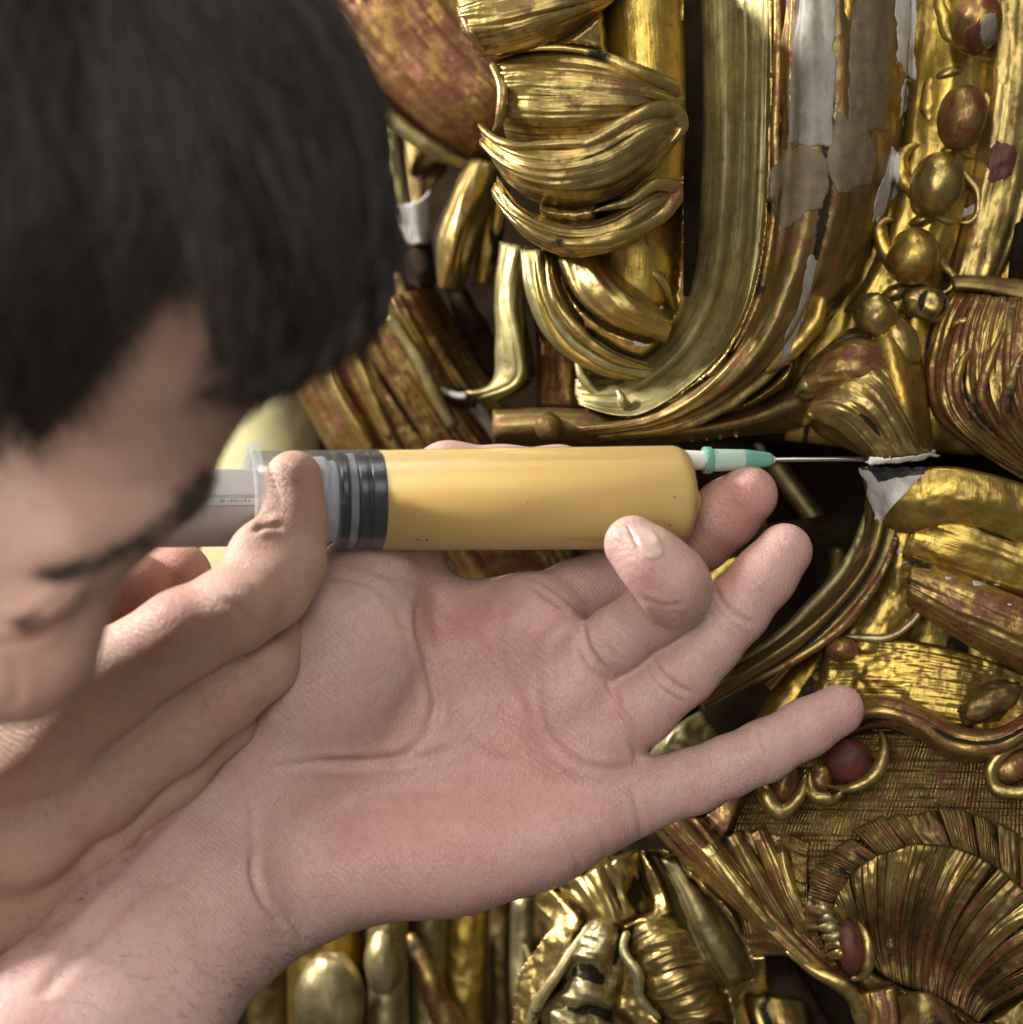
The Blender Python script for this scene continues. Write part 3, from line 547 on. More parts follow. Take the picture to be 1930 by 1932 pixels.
for i in range(nr):
    t0, t1 = cut[i], cut[i + 1]
    strip('shell_rib', [rad(t0), rad(t1)], lo, ('dark', 'gold', 'hatch', 'dark', 'bole')[int(rng.integers(0, 5))], bulge=float(rng.uniform(-1.2, 1.2)), nu=24, nv=72, fl=[(int(rng.integers(1, 4)), .9)], wob=1.6, rnd=.5, vrnd=.8, thick=9, erel=0.2)
strip('shell_ground', [[tuple(OUT[k] + np.array([0, 0, 12])) for k in range(0, 240, 30)] + [tuple(OUT[239] + np.array([0, 0, 12]))], [tuple(BOT[k] + np.array([0, 0, 12])) for k in range(0, 240, 30)] + [tuple(BOT[239] + np.array([0, 0, 12]))]], lo, 'dark', bulge=0, nu=30, nv=50, thick=8)
ball('shell_eye', (1606, 1786, 24), (27, 54), lo, M_RED, rot=12, depth=5)
tube('shell_eye_rim', [(1618, 1736, 24), (1640, 1780, 21), (1632, 1836, 22), (1604, 1846, 24)], [.8, 2.2, 2.2, .8], lo, 'gold', n=50, k=14)
for i in range(6):
    y = 1716 + i * 17; x = 1552 + i * 7
    tube('rung', [(x - 22, y + 2, 27), (x, y - 3, 23), (x + 24, y + 4, 24)], [1.2, 2.2, 1.2], lo, 'pale' if i < 4 else 'gold', n=24, k=12)
strip('shell_margin', [[(1490, 1570, 34), (1498, 1650, 33), (1520, 1740, 33), (1570, 1830, 34)], [(1530, 1590, 30), (1526, 1660, 28), (1540, 1745, 28), (1590, 1830, 30)]], lo, 'hatch', bulge=2.5, fv=[(22, .8)], fl=[(3, .6)], nu=30, nv=110)
# long feathered leaf beside the shell
strip('feather_leaf', [[(1215, 1545, 48), (1325, 1662, 44), (1415, 1745, 40), (1510, 1822, 38), (1620, 1895, 40)], [(1275, 1545, 40), (1368, 1650, 34), (1450, 1735, 30), (1540, 1818, 29), (1630, 1888, 32)], [(1335, 1548, 44), (1410, 1640, 38), (1488, 1730, 34), (1566, 1815, 33), (1642, 1882, 36)]], lo, 'bole', bulge=1.5, fl=[(7, 1.3)], nu=80, nv=120, thick=9)
for a, m_, b, mt in (((1332, 1592), (1400, 1680), (1480, 1772), 'gold'), ((1385, 1570), (1440, 1670), (1500, 1768), 'dark'), ((1430, 1560), (1468, 1650), (1520, 1765), 'bole'), ((1468, 1590), (1490, 1670), (1536, 1770), 'gold')):
    strip('feather_blade', [[(a[0] - 16, a[1] + 6, 36), (m_[0] - 20, m_[1] + 8, 32), (b[0] - 10, b[1] + 8, 31)], [(a[0] + 14, a[1] - 6, 35), (m_[0] + 16, m_[1] - 8, 31), (b[0] + 8, b[1] - 4, 31)]], lo, mt, bulge=3.5, fl=[(3, .6)], nu=30, nv=70, endt=(.12, .2), thick=6)
tube('leaf_lip', [(1480, 1798, 32), (1540, 1836, 28), (1592, 1862, 27), (1622, 1890, 29), (1640, 1960, 32)], [.8, 2.2, 3.2, 3.4, 2.4], lo, 'gold', n=70, k=16)
strip('stem_leaf', [[(1620, 1870, 32), (1625, 1930, 32), (1630, 1990, 32)], [(1690, 1858, 26), (1700, 1920, 26), (1700, 1990, 26)]], lo, 'bole', bulge=4, fl=[(4, 1.0)], nu=40, nv=40)
strip('stem_leaf', [[(1690, 1880, 26), (1696, 1930, 24), (1690, 1990, 24)], [(1740, 1872, 20), (1755, 1925, 17), (1755, 1990, 18)], [(1800, 1912, 24), (1815, 1950, 22), (1810, 1995, 22)]], lo, 'dark', bulge=2, fl=[(2, .8)], nu=40, nv=40, wob=1.2)
strip('stem_leaf', [[(1790, 1940, 22), (1850, 1930, 20), (1965, 1975, 20)], [(1790, 1995, 22), (1850, 1990, 18), (1965, 2000, 20)]], lo, 'gold', bulge=3, nu=24, nv=40)
strip('flat_leaf', [[(1350, 1600, 44), (1400, 1560, 40), (1480, 1520, 38)], [(1380, 1680, 44), (1440, 1640, 38), (1500, 1600, 36)]], lo, 'gold', bulge=3, fl=[(2, .8)], nu=30, nv=40, wob=1.5)

# ------------------------------------------------------------------ curled leaf ornament beneath the hand
fr = empty('curled_leaf_ornament', P2W(np.array((1200., 1850., 80.))), 'bright crumpled gilded leaf ornament hanging under the little finger', 'carving')
strip('leaf_fold', [[(1108, 1738, 60), (1060, 1820, 60), (1012, 1905, 62), (985, 1990, 64)], [(1150, 1742, 50), (1115, 1825, 47), (1075, 1910, 49), (1050, 1990, 52)], [(1186, 1768, 56), (1176, 1840, 55), (1160, 1910, 57), (1150, 1990, 60)]], fr, 'pale', bulge=2, fv=[(5, 3.2), (12, .8)], fl=[(3, 1.2)], nu=70, nv=110, wob=2.6)
strip('leaf_fold', [[(1184, 1762, 58), (1204, 1835, 54), (1240, 1900, 54), (1262, 1990, 56)], [(1225, 1738, 48), (1262, 1815, 44), (1305, 1885, 44), (1330, 1990, 48)], [(1280, 1738, 60), (1320, 1805, 58), (1362, 1880, 58), (1385, 1990, 60)]], fr, 'gold', bulge=3, fv=[(9, 1.8), (22, .6)], nu=60, nv=130, wob=1.6)
strip('leaf_fold', [[(1170, 1912, 58), (1200, 1940, 52), (1262, 1960, 54)], [(1150, 1995, 56), (1200, 2000, 50), (1280, 2000, 54)]], fr, 'gold', bulge=4, fl=[(3, 1.2)], nu=30, nv=40)
strip('leaf_fan', [[(1045, 1672, 66), (1088, 1716, 60), (1120, 1752, 58)], [(1120, 1640, 58), (1140, 1690, 52), (1150, 1748, 52)], [(1205, 1600, 62), (1218, 1660, 60), (1232, 1712, 60)]], fr, 'gold', bulge=1, fl=[(6, 1.2)], nu=50, nv=50)
tube('leaf_edge', [(1110, 1740, 54), (1062, 1822, 52), (1012, 1908, 55), (988, 1985, 58)], [1.4, 1.8, 2.0, 1.6], fr, 'pale', n=60, k=12)
tube('leaf_edge', [(1186, 1756, 48), (1176, 1790, 46), (1200, 1836, 45), (1210, 1880, 47), (1250, 1920, 48)], [1.2, 2, 2, 1.8, 1], fr, 'pale', n=60, k=12)
strip('pale_leaf', [[(1222, 1608, 66), (1262, 1690, 62), (1288, 1780, 62), (1345, 1862, 66)], [(1262, 1620, 56), (1306, 1700, 52), (1340, 1780, 53), (1385, 1850, 58)], [(1292, 1640, 62), (1352, 1715, 58), (1396, 1780, 58), (1418, 1838, 64)]], fr, 'grn', bulge=1.5, fl=[(3, 1.6)], nu=50, nv=90, wob=1.2, thick=6)
strip('bright_leaf', [[(1222, 1425, 60), (1262, 1378, 52), (1322, 1342, 56)], [(1246, 1482, 62), (1300, 1452, 54), (1370, 1420, 58)]], fr, 'pale', bulge=4, fv=[(3, 1.8)], nu=40, nv=50, wob=1.0)
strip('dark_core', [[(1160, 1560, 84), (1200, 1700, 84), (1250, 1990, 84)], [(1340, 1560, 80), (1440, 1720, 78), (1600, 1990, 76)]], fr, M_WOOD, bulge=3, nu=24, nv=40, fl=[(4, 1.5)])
strip('lower_scroll', [[(1400, 1880, 74), (1420, 1930, 70), (1440, 1990, 70)], [(1520, 1890, 70), (1530, 1940, 66), (1540, 1990, 66)]], fr, 'gold', bulge=6, fl=[(2, 1.2)], nu=30, nv=36)

# ------------------------------------------------------------------ column mouldings low at the left
cm = empty('column_moulding', P2W(np.array((780., 1880., 130.))), 'blurred upright gilded mouldings and a ball under the wrist at the bottom edge', 'carving')
for (x0, x1, d, mt, bl) in ((470, 560, 138, 'dark', 8), (545, 700, 132, 'yel', 20), (690, 775, 122, 'pale', 12), (775, 850, 130, 'grn', 8), (835, 925, 134, 'yel', 9), (925, 968, 150, 'dark', 4), (966, 1010, 124, 'pale', 5), (1008, 1100, 140, 'dark', 5)):
    strip('upright_bar', [[(x0, 1690, d), (x0 - 4, 1830, d), (x0, 2000, d)], [(x1, 1690, d), (x1 - 4, 1830, d), (x1, 2000, d)]], cm, mt, bulge=bl, nu=36, nv=60, wob=1.5)
ball('ball_finial', (622, 1885, 104), (66, 92), cm, 'pale', depth=9, wob=0.08)
ball('drop_finial', (722, 1816, 104), (34, 62), cm, 'pale', depth=6, wob=0.06)
tube('diagonal_leaf', [(770, 1760, 112), (800, 1830, 106), (850, 1930, 108), (880, 1990, 110)], [2, 5, 6, 4], cm, 'bole', n=50, k=16)
strip('slim_leaf', [[(985, 1780, 110), (1000, 1850, 104), (1010, 1990, 104)], [(1000, 1780, 108), (1030, 1850, 102), (1070, 1990, 104)]], cm, 'grn', bulge=3, nu=20, nv=40)

# ------------------------------------------------------------------ fluted wing, upper left, and drum behind the syringe
wg = empty('carved_wing', P2W(np.array((800., 150., 110.))), 'red brown fluted gilded wing slanting down beside the dark hair', 'carving')
strip('wing_blade', [[(540, -40, 104), (630, 120, 100), (735, 222, 98), (850, 298, 98), (975, 332, 106)], [(680, -60, 88), (770, 60, 84), (850, 150, 82), (930, 220, 84), (1000, 280, 96)], [(840, -80, 92), (910, 10, 88), (970, 100, 88), (1020, 190, 92), (1040, 250, 104)]], wg, 'wing', bulge=2, fl=[(8, 1.9)], nu=110, nv=130, thick=16, wob=1.0)
tube('wing_edge', [(560, 10, 98), (645, 132, 95), (742, 222, 92), (850, 292, 92), (950, 322, 100)], [2, 3, 3, 2.6, 1.6], wg, 'grn', n=80, k=14)
strip('wing_strut', [[(716, 190, 116), (726, 300, 116), (752, 430, 116)], [(756, 190, 112), (764, 300, 112), (782, 430, 112)]], wg, 'grn', bulge=4, nu=24, nv=50)
strip('wing_back', [[(755, 180, 134), (760, 280, 134), (770, 420, 134)], [(850, 220, 130), (850, 290, 130), (840, 330, 130)]], wg, 'dark', bulge=4, nu=24, nv=40)
tube('wing_curl', [(775, 330, 126), (800, 300, 120), (850, 298, 118), (890, 318, 118)], [2, 4, 4, 3], wg, 'grn', n=40, k=14)
strip('raw_block', [[(742, 385, 112), (752, 425, 112), (772, 462, 112)], [(785, 380, 108), (790, 425, 108), (800, 462, 108)], [(812, 352, 112), (812, 410, 112), (806, 462, 112)]], wg, M_GESSO, bulge=1, nu=20, nv=20, wob=.8, label='bare whitish block')
strip('tail_leaf', [[(880, 305, 96), (842, 375, 92), (816, 445, 92), (824, 535, 96)], [(915, 305, 86), (880, 385, 82), (852, 465, 82), (846, 545, 90)], [(948, 312, 92), (922, 395, 88), (898, 480, 88), (872, 550, 94)]], wg, 'gold', bulge=1.5, fl=[(3, 1.4)], nu=50, nv=80, thick=6)
strip('tail_leaf', [[(925, 360, 98), (905, 440, 96), (893, 535, 98)], [(962, 350, 94), (950, 440, 92), (925, 540, 96)]], wg, 'yel', bulge=3, fl=[(2, 1)], nu=30, nv=50, thick=6)
for pth, mt in (([(770, 470, 122), (800, 560, 120), (850, 660, 122), (880, 730, 124)], M_WOOD), ([(850, 520, 118), (885, 590, 116), (920, 680, 118), (935, 740, 120)], M_WOOD), ([(785, 440, 116), (800, 500, 116), (805, 540, 118)], M_WOOD)):
    tube('inner_stem', pth, [3, 5, 5, 3], wg, mt, n=40, k=14)
strip('side_leaf', [[(738, 515, 112), (760, 600, 110), (795, 680, 110), (812, 725, 112)], [(762, 510, 108), (788, 600, 106), (822, 680, 106), (832, 725, 110)]], wg, 'dark', bulge=3, nu=24, nv=50, thick=5)

dr = empty('fluted_drum', P2W(np.array((760., 830., 120.))), 'fluted gilded drum with worn red patches between the hair and the syringe barrel', 'carving')
strip('drum_flutes', [[(520, 640, 128), (560, 740, 124), (625, 860, 122), (740, 1000, 122), (830, 1130, 126)], [(640, 590, 108), (690, 700, 104), (755, 840, 103), (850, 980, 104), (930, 1120, 108)], [(745, 560, 104), (800, 660, 102), (870, 780, 102), (950, 930, 104), (1030, 1100, 108)], [(820, 540, 118), (900, 690, 116), (1010, 840, 116), (1090, 960, 118), (1170, 1110, 122)]], dr, 'bole', bulge=2, fl=[(17, 1.6)], nu=150, nv=120, wob=1.0, thick=14)
tube('drum_fillet', [(600, 640, 108), (640, 745, 104), (700, 860, 104)], [2.2, 2.8, 2.2], dr, 'gold', n=50, k=14)
tube('drum_fillet', [(655, 640, 102), (690, 730, 99), (735, 830, 99)], [1.8, 2.2, 1.6], dr, 'gold', n=50, k=14)
tube('drum_fillet', [(735, 590, 100), (790, 690, 97), (860, 810, 98)], [2.2, 3.0, 2.2], dr, 'grn', n=50, k=14)
strip('ledge', [[(800, 722, 104), (850, 735, 100), (900, 745, 98)], [(805, 750, 102), (850, 762, 98), (900, 770, 96)]], dr, M_WOOD, bulge=3, nu=16, nv=24)
strip('raw_patch', [[(830, 728, 98), (858, 738, 96), (885, 742, 95)], [(834, 742, 97), (860, 752, 95), (880, 755, 94)]], dr, M_GESSO, bulge=1, nu=10, nv=16)
strip('grey_chip', [[(880, 770, 100), (905, 800, 99), (930, 835, 100)], [(905, 760, 99), (935, 795, 98), (960, 835, 99)]], dr, M_GREY, bulge=1.5, nu=14, nv=20)
M_CREAM = plain('cream_plaster', (0.52, 0.46, 0.22), (0.44, 0.41, 0.22), 0.6, 30, 0.1)
pl = strip('plastered_pilaster', [[(380, 640, 165), (380, 800, 165), (380, 1150, 165)], [(470, 640, 150), (470, 800, 150), (470, 1150, 150)], [(600, 640, 152), (600, 800, 152), (640, 1150, 152)]], None, M_CREAM, bulge=0, nu=30, nv=40, wob=.6)
pl['label'] = 'pale yellow blurred pilaster behind the forehead and the plunger'; pl['category'] = 'pilaster'
# beams in the dark hollow behind the needle
hw = empty('hollow_brace', P2W(np.array((1500., 1000., 90.))), 'pale slanting gilded bar in the dark hollow under the needle', 'brace')
strip('shade_sheet', [[(1240, 800, 118), (1240, 1080, 118), (1240, 1380, 118)], [(1480, 800, 112), (1480, 1080, 112), (1480, 1380, 112)], [(1990, 800, 80), (1990, 900, 80), (1990, 960, 80)]], hw, M_VOID, bulge=0, nu=30, nv=30, thick=6, wob=2)  # near-black sheet added to stand for the shade in the hollow
strip('bar', [[(1440, 880, 96), (1500, 960, 92), (1575, 1062, 90)], [(1478, 862, 92), (1538, 945, 88), (1606, 1030, 86)]], hw, 'grn', bulge=5, nu=24, nv=50)
strip('curl', [[(1566, 1040, 76), (1562, 1085, 72), (1540, 1130, 72)], [(1598, 1038, 74), (1590, 1090, 70), (1560, 1135, 72)]], hw, 'gold', bulge=4, nu=20, nv=30)
strip('bar', [[(1400, 800, 104), (1425, 840, 102), (1440, 872, 102)], [(1418, 798, 102), (1440, 838, 100), (1452, 868, 100)]], hw, M_GESSO, bulge=2, nu=10, nv=20)
strip('lower_bar', [[(1290, 1120, 92), (1370, 1050, 90), (1440, 980, 92)], [(1320, 1160, 92), (1400, 1090, 88), (1470, 1020, 90)]], hw, 'yel', bulge=5, nu=20, nv=40)

# ------------------------------------------------------------------ solid wood between the carved pieces
carved_ground(up, [(1010, -40), (1975, -40), (1975, 900), (1850, 852), (1760, 842), (1650, 860), (1540, 806), (1300, 836), (1040, 832), (1014, 600), (1020, 480)], 'gold', holes=[[(1290.5, -60), (1329.5, -60), (1329.5, 560), (1290.5, 560)]])
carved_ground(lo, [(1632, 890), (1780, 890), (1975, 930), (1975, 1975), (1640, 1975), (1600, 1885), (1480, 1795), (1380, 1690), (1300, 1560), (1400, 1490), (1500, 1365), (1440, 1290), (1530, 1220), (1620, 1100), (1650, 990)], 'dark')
carved_ground(fr, [(1000, 1640), (1240, 1600), (1430, 1640), (1460, 1975), (960, 1975)], 'gold', far=72, drop=6)

# ------------------------------------------------------------------ flakes, bare ground and gesso losses lying on the carving
def flake(name, A, B, parent, m, lift=0.45, jag=5, nu=24, nv=36, **k):
    return strip(name, [A, B], parent, m, nu=nu, nv=nv, drape=lift, jag=jag, keep=False, **k)
flake('grey_loss', [(1492, -20, 0), (1490, 120, 0), (1482, 270, 0)], [(1580, -20, 0), (1576, 120, 0), (1572, 275, 0)], up, M_GREY, nu=30, nv=60, jag=6, lift=.35)
flake('grey_loss', [(1610, -20, 0), (1606, 100, 0), (1598, 240, 0)], [(1690, -20, 0), (1684, 100, 0), (1672, 250, 0)], up, M_BROWN, nu=30, nv=60, jag=6, lift=.35)
flake('brown_loss', [(1470, 295, 0), (1448, 350, 0), (1470, 432, 0)], [(1500, 268, 0), (1560, 300, 0), (1548, 392, 0)], up, M_BROWN, jag=8, lift=.7)
flake('brown_loss', [(1580, 215, 0), (1564, 300, 0), (1578, 372, 0)], [(1640, 240, 0), (1650, 300, 0), (1640, 340, 0)], up, M_BROWN, jag=8, lift=.6)
flake('gesso_loss', [(1694, -20, 0), (1690, 60, 0), (1688, 110, 0)], [(1730, -20, 0), (1728, 60, 0), (1724, 150, 0)], up, M_GESSO, jag=7, lift=.6)
flake('gesso_loss', [(1688, 280, 0), (1660, 350, 0), (1648, 420, 0)], [(1700, 300, 0), (1694, 350, 0), (1668, 400, 0)], up, M_GESSO, jag=6, lift=.7)
flake('gesso_loss', [(1704, 150, 0), (1700, 190, 0), (1696, 222, 0)], [(1716, 150, 0), (1712, 190, 0), (1704, 222, 0)], up, M_GESSO, jag=6, nu=10, nv=20)
flake('grey_streak', [(1528, 480, 0), (1500, 590, 0), (1462, 700, 0)], [(1546, 490, 0), (1518, 600, 0), (1476, 706, 0)], up, M_GREY, jag=6, nu=12, nv=50, lift=.3)
flake('red_loss', [(1872, 265, 0), (1868, 300, 0), (1862, 340, 0)], [(1922, 270, 0), (1920, 300, 0), (1896, 345, 0)], up, M_RED, jag=6)
flake('gesso_loss', [(1818, 395, 0), (1816, 405, 0), (1814, 412, 0)], [(1838, 388, 0), (1836, 400, 0), (1830, 406, 0)], up, M_GESSO, jag=3, nu=10, nv=12)
flake('grey_loss', [(1856, 30, 0), (1852, 60, 0), (1860, 90, 0)], [(1880, 24, 0), (1884, 50, 0), (1872, 86, 0)], up, M_GREY, jag=3, nu=14, nv=20)
flake('red_loss', [(1826, 60, 0), (1822, 90, 0), (1836, 110, 0)], [(1852, 30, 0), (1850, 60, 0), (1856, 96, 0)], up, M_RED, jag=4, nu=14, nv=20, lift=.35)
flake('gesso_loss', [(1622, 886, 0), (1636, 930, 0), (1652, 986, 0)], [(1742, 888, 0), (1712, 930, 0), (1672, 972, 0)], lo, M_GESSO, jag=6, nu=40, nv=40, lift=.5)
flake('dirty_crack_edge', [(1634, 878, 0), (1640, 896, 0), (1646, 912, 0)], [(1750, 886, 0), (1746, 890, 0), (1742, 896, 0)], lo, M_DUST, jag=4, nu=40, nv=14, lift=.8)
strip('gesso_lip', [[(1638, 876, 15), (1692, 872, 12), (1760, 858, 17)], [(1640, 864, 14), (1692, 862, 11), (1766, 846, 16)]], up, M_GESSO, bulge=.4, jag=9, nu=16, nv=70, wob=1.2, thick=8, keep=False)
for x, y, s in ((1700, 1040, 8), (1708, 1060, 6), (1789, 1090, 6), (1848, 1100, 12), (1905, 1140, 5), (1880, 1104, 5), (1835, 1000, 4), (1208, 650, 10), (1690, 1015, 5), (1918, 690, 5)):
    flake('gesso_chip', [(x - s, y - s * .4, 0), (x - s, y + s * .3, 0)], [(x + s, y - s * .2, 0), (x + s * .8, y + s * .5, 0)], lo if y > 880 else up, M_GESSO, jag=2, nu=8, nv=8, lift=.35)

# ------------------------------------------------------------------ syringe
AX0 = P2W(np.array((455., 947., -13.))); AX1 = P2W(np.array((1303., 938., 14.)))
AXD = (AX1 - AX0) / np.linalg.norm(AX1 - AX0); AXL = np.linalg.norm(AX1 - AX0)
AXU = np.cross(np.cross(AXD, (0, 0, 1)), AXD); AXU /= np.linalg.norm(AXU); AXS = np.cross(AXU, AXD)   # up, and sideways (depth)
def axpt(px, off_up=0.0):
    """distance along the axis (mm) where it passes guide column px"""
    ts = np.linspace(-80, AXL + 80, 4000); p = AX0 + ts[:, None] * AXD
    return float(np.interp(px, W2P(p)[0], ts))
sy = empty('syringe', (AX0 + AX1) / 2, 'large clear syringe filled with yellow glue, its needle pushed into the crack', 'syringe')
def lathe(name, prof, mat, parent=sy, up_=0.0, k=96, smooth=True, closed=False, org=None, axd=None, uvt=None):
    """prof: (distance along axis mm, radius mm)"""
    p = np.array(prof, float); n = len(p); o = AX0 if org is None else org
    a = np.linspace(0, 2 * math.pi, k, endpoint=False)
    V = o + p[:, None, :1] * AXD + AXU * up_ + p[:, None, 1:] * (np.cos(a)[None, :, None] * AXU + np.sin(a)[None, :, None] * AXS)
    verts = V.reshape(-1, 3); i = np.arange(n if closed else n - 1)[:, None] * k; j = np.arange(k)[None]; jn = (j + 1) % k; i2 = (i + k) % (n * k)
    q = np.stack([i + j, i2 + j, i2 + jn, i + jn], -1).reshape(-1, 4)
    return mesh_obj(name, verts, q, mat, parent, smooth)
def rounded(pts, r=0.4, m=3):
    pts = [np.array(p, float) for p in pts]; out = []
    for i, p in enumerate(pts):
        if i in (0, len(pts) - 1): out.append(p); continue
        a, b = pts[i - 1] - p, pts[i + 1] - p; la, lb = np.linalg.norm(a), np.linalg.norm(b); rr = min(r, la * .45, lb * .45)
        s, e = p + a / la * rr, p + b / lb * rr
        for t in np.linspace(0, 1, m + 1): out.append((1 - t) ** 2 * s + 2 * t * (1 - t) * p + t * t * e)
    return out

def clear_plastic(name, tint=(0.94, 0.95, 0.96), milk=0.035, rough=0.2, milkcol=(0.8, 0.82, 0.84)):
    m = bpy.data.materials.new(name); m.use_nodes = True; t = m.node_tree; t.nodes.clear()
    out = N(t, 'ShaderNodeOutputMaterial'); tr = N(t, 'ShaderNodeBsdfTransparent'); tr.inputs[0].default_value = (*tint, 1)
    gl = N(t, 'ShaderNodeBsdfGlossy'); gl.inputs['Roughness'].default_value = rough
    df = N(t, 'ShaderNodeBsdfTranslucent'); df.inputs[0].default_value = (*milkcol, 1)
    d2 = N(t, 'ShaderNodeBsdfDiffuse'); d2.inputs[0].default_value = (*milkcol, 1)
    ml = N(t, 'ShaderNodeMixShader', i_0=0.6); t.links.new(df.outputs[0], ml.inputs[1]); t.links.new(d2.outputs[0], ml.inputs[2])
    m1 = N(t, 'ShaderNodeMixShader', i_0=milk); t.links.new(tr.outputs[0], m1.inputs[1]); t.links.new(ml.outputs[0], m1.inputs[2])
    lw = N(t, 'ShaderNodeFresnel', i_IOR=1.3); geo = N(t, 'ShaderNodeTexCoord')
    ns = N(t, 'ShaderNodeTexNoise', i_Scale=600.0, i_Detail=3.0); t.links.new(geo.outputs['Object'], ns.inputs[0])
    bp = N(t, 'ShaderNodeBump', i_Strength=0.12, i_Distance=0.0004); t.links.new(ns.outputs[0], bp.inputs['Height'])
    t.links.new(bp.outputs[0], gl.inputs['Normal'])
    m2 = N(t, 'ShaderNodeMixShader'); t.links.new(math_(t, 'MULTIPLY', lw.outputs[0], 0.22), m2.inputs[0]); t.links.new(m1.outputs[0], m2.inputs[1]); t.links.new(gl.outputs[0], m2.inputs[2])
    t.links.new(m2.outputs[0], out.inputs[0]); return m
M_CLEAR = clear_plastic('clear_plastic')
M_CLEARF = clear_plastic('clear_plastic_flange', milk=0.26, rough=0.08)
def liquid():
    m, t, b = nt('yellow_glue'); geo = N(t, 'ShaderNodeTexCoord')
    n1 = N(t, 'ShaderNodeTexNoise', i_Scale=40.0, i_Detail=4.0); t.links.new(geo.outputs['Object'], n1.inputs[0])
    c = mixc(t, n1.outputs[0], (0.66, 0.415, 0.11), (0.71, 0.485, 0.155)); t.links.new(c, b.inputs['Base Color'])
    b.inputs['Roughness'].default_value = 0.55; b.inputs['Specular IOR Level'].default_value = 0.25; b.inputs['Subsurface Weight'].default_value = 0.8
    b.inputs['Subsurface Radius'].default_value = (1.0, 0.5, 0.12); b.inputs['Subsurface Scale'].default_value = 0.011
    return m
M_LIQ = liquid()
def rubber():
    m, t, b = nt('black_rubber'); b.inputs['Base Color'].default_value = (0.008, 0.011, 0.015, 1); b.inputs['Roughness'].default_value = 0.3; return m
M_RUB = rubber()
def milky(name, c, rough=0.4, sss=0.6, scale=0.004):
    m, t, b = nt(name); geo = N(t, 'ShaderNodeTexCoord'); n1 = N(t, 'ShaderNodeTexNoise', i_Scale=150.0, i_Detail=4.0); t.links.new(geo.outputs['Object'], n1.inputs[0])
    t.links.new(mixc(t, n1.outputs[0], tuple(x * .92 for x in c), c), b.inputs['Base Color']); b.inputs['Roughness'].default_value = rough
    b.inputs['Subsurface Weight'].default_value = sss; b.inputs['Subsurface Radius'].default_value = (1, 1, 1); b.inputs['Subsurface Scale'].default_value = scale; return m
def thin_white():
    m, t, b = nt('white_plastic'); out = t.nodes['Material Output']; b.inputs['Base Color'].default_value = (0.78, 0.77, 0.77, 1); b.inputs['Roughness'].default_value = 0.38
    tr = N(t, 'ShaderNodeBsdfTranslucent'); tr.inputs[0].default_value = (0.8, 0.79, 0.78, 1); tp = N(t, 'ShaderNodeBsdfTransparent'); tp.inputs[0].default_value = (0.95, 0.95, 0.95, 1)
    a_ = N(t, 'ShaderNodeMixShader', i_0=0.5); t.links.new(b.outputs[0], a_.inputs[1]); t.links.new(tr.outputs[0], a_.inputs[2])
    c_ = N(t, 'ShaderNodeMixShader', i_0=0.12); t.links.new(a_.outputs[0], c_.inputs[1]); t.links.new(tp.outputs[0], c_.inputs[2]); t.links.new(c_.outputs[0], out.inputs[0]); return m
M_WHITE = thin_white()
M_TIP = milky('milky_tip', (0.66, 0.64, 0.58), 0.3)
def green():
    m, t, b = nt('green_hub'); b.inputs['Base Color'].default_value = (0.20, 0.44, 0.34, 1); b.inputs['Roughness'].default_value = 0.16
    b.inputs['Transmission Weight'].default_value = 0.25; b.inputs['IOR'].default_value = 1.3
    b.inputs['Subsurface Weight'].default_value = 0.5; b.inputs['Subsurface Radius'].default_value = (.5, 1, .8); b.inputs['Subsurface Scale'].default_value = 0.003; return m
M_GREEN = green()
M_GREEN2 = milky('pale_green_hub', (0.44, 0.58, 0.47), 0.2, 0.6, 0.003)
def steel():
    m, t, b = nt('needle_steel'); b.inputs['Base Color'].default_value = (0.55, 0.53, 0.5, 1); b.inputs['Metallic'].default_value = 1; b.inputs['Roughness'].default_value = 0.28; return m
M_STEEL = steel()

t_st0, t_st1 = axpt(632), axpt(722)
tB = axpt(1298)
R0 = 14.75; R1 = 15.45
barrel_prof = rounded([(axpt(478), R0 - .1), (axpt(700), R0), (tB - 3.6, R1), (tB - .9, R1 - 1.6), (tB + .6, R1 - 5.5), (tB + 1.6, 3.0)], 3.0, 6)
inner = [(p[0] - (0.0 if i < len(barrel_prof) - 8 else 0.12), max(p[1] - 0.16, 2.4)) for i, p in enumerate(barrel_prof)]
lathe('barrel', [tuple(p) for p in barrel_prof] + inner[::-1], M_CLEAR, closed=True)
liq = [(t_st1 - .4, 0.05), (t_st1 - .4, R0 - .72)] + [(p[0] - .55, max(p[1] - 0.30, 0.05)) for p in barrel_prof if p[0] > t_st1 + 1] + [(tB + .9, 0.05)]
liq = [(t_st1 - .4, 0.05), (t_st1 - .4, R0 - .3)] + [(p[0] - .3, p[1] - 0.22) for p in barrel_prof if p[0] > t_st1 + 1 and p[1] > 3.1] + [(tB + 1.2, 2.9), (tB + 1.2, 0.05)]
lathe('liquid', liq, M_LIQ)
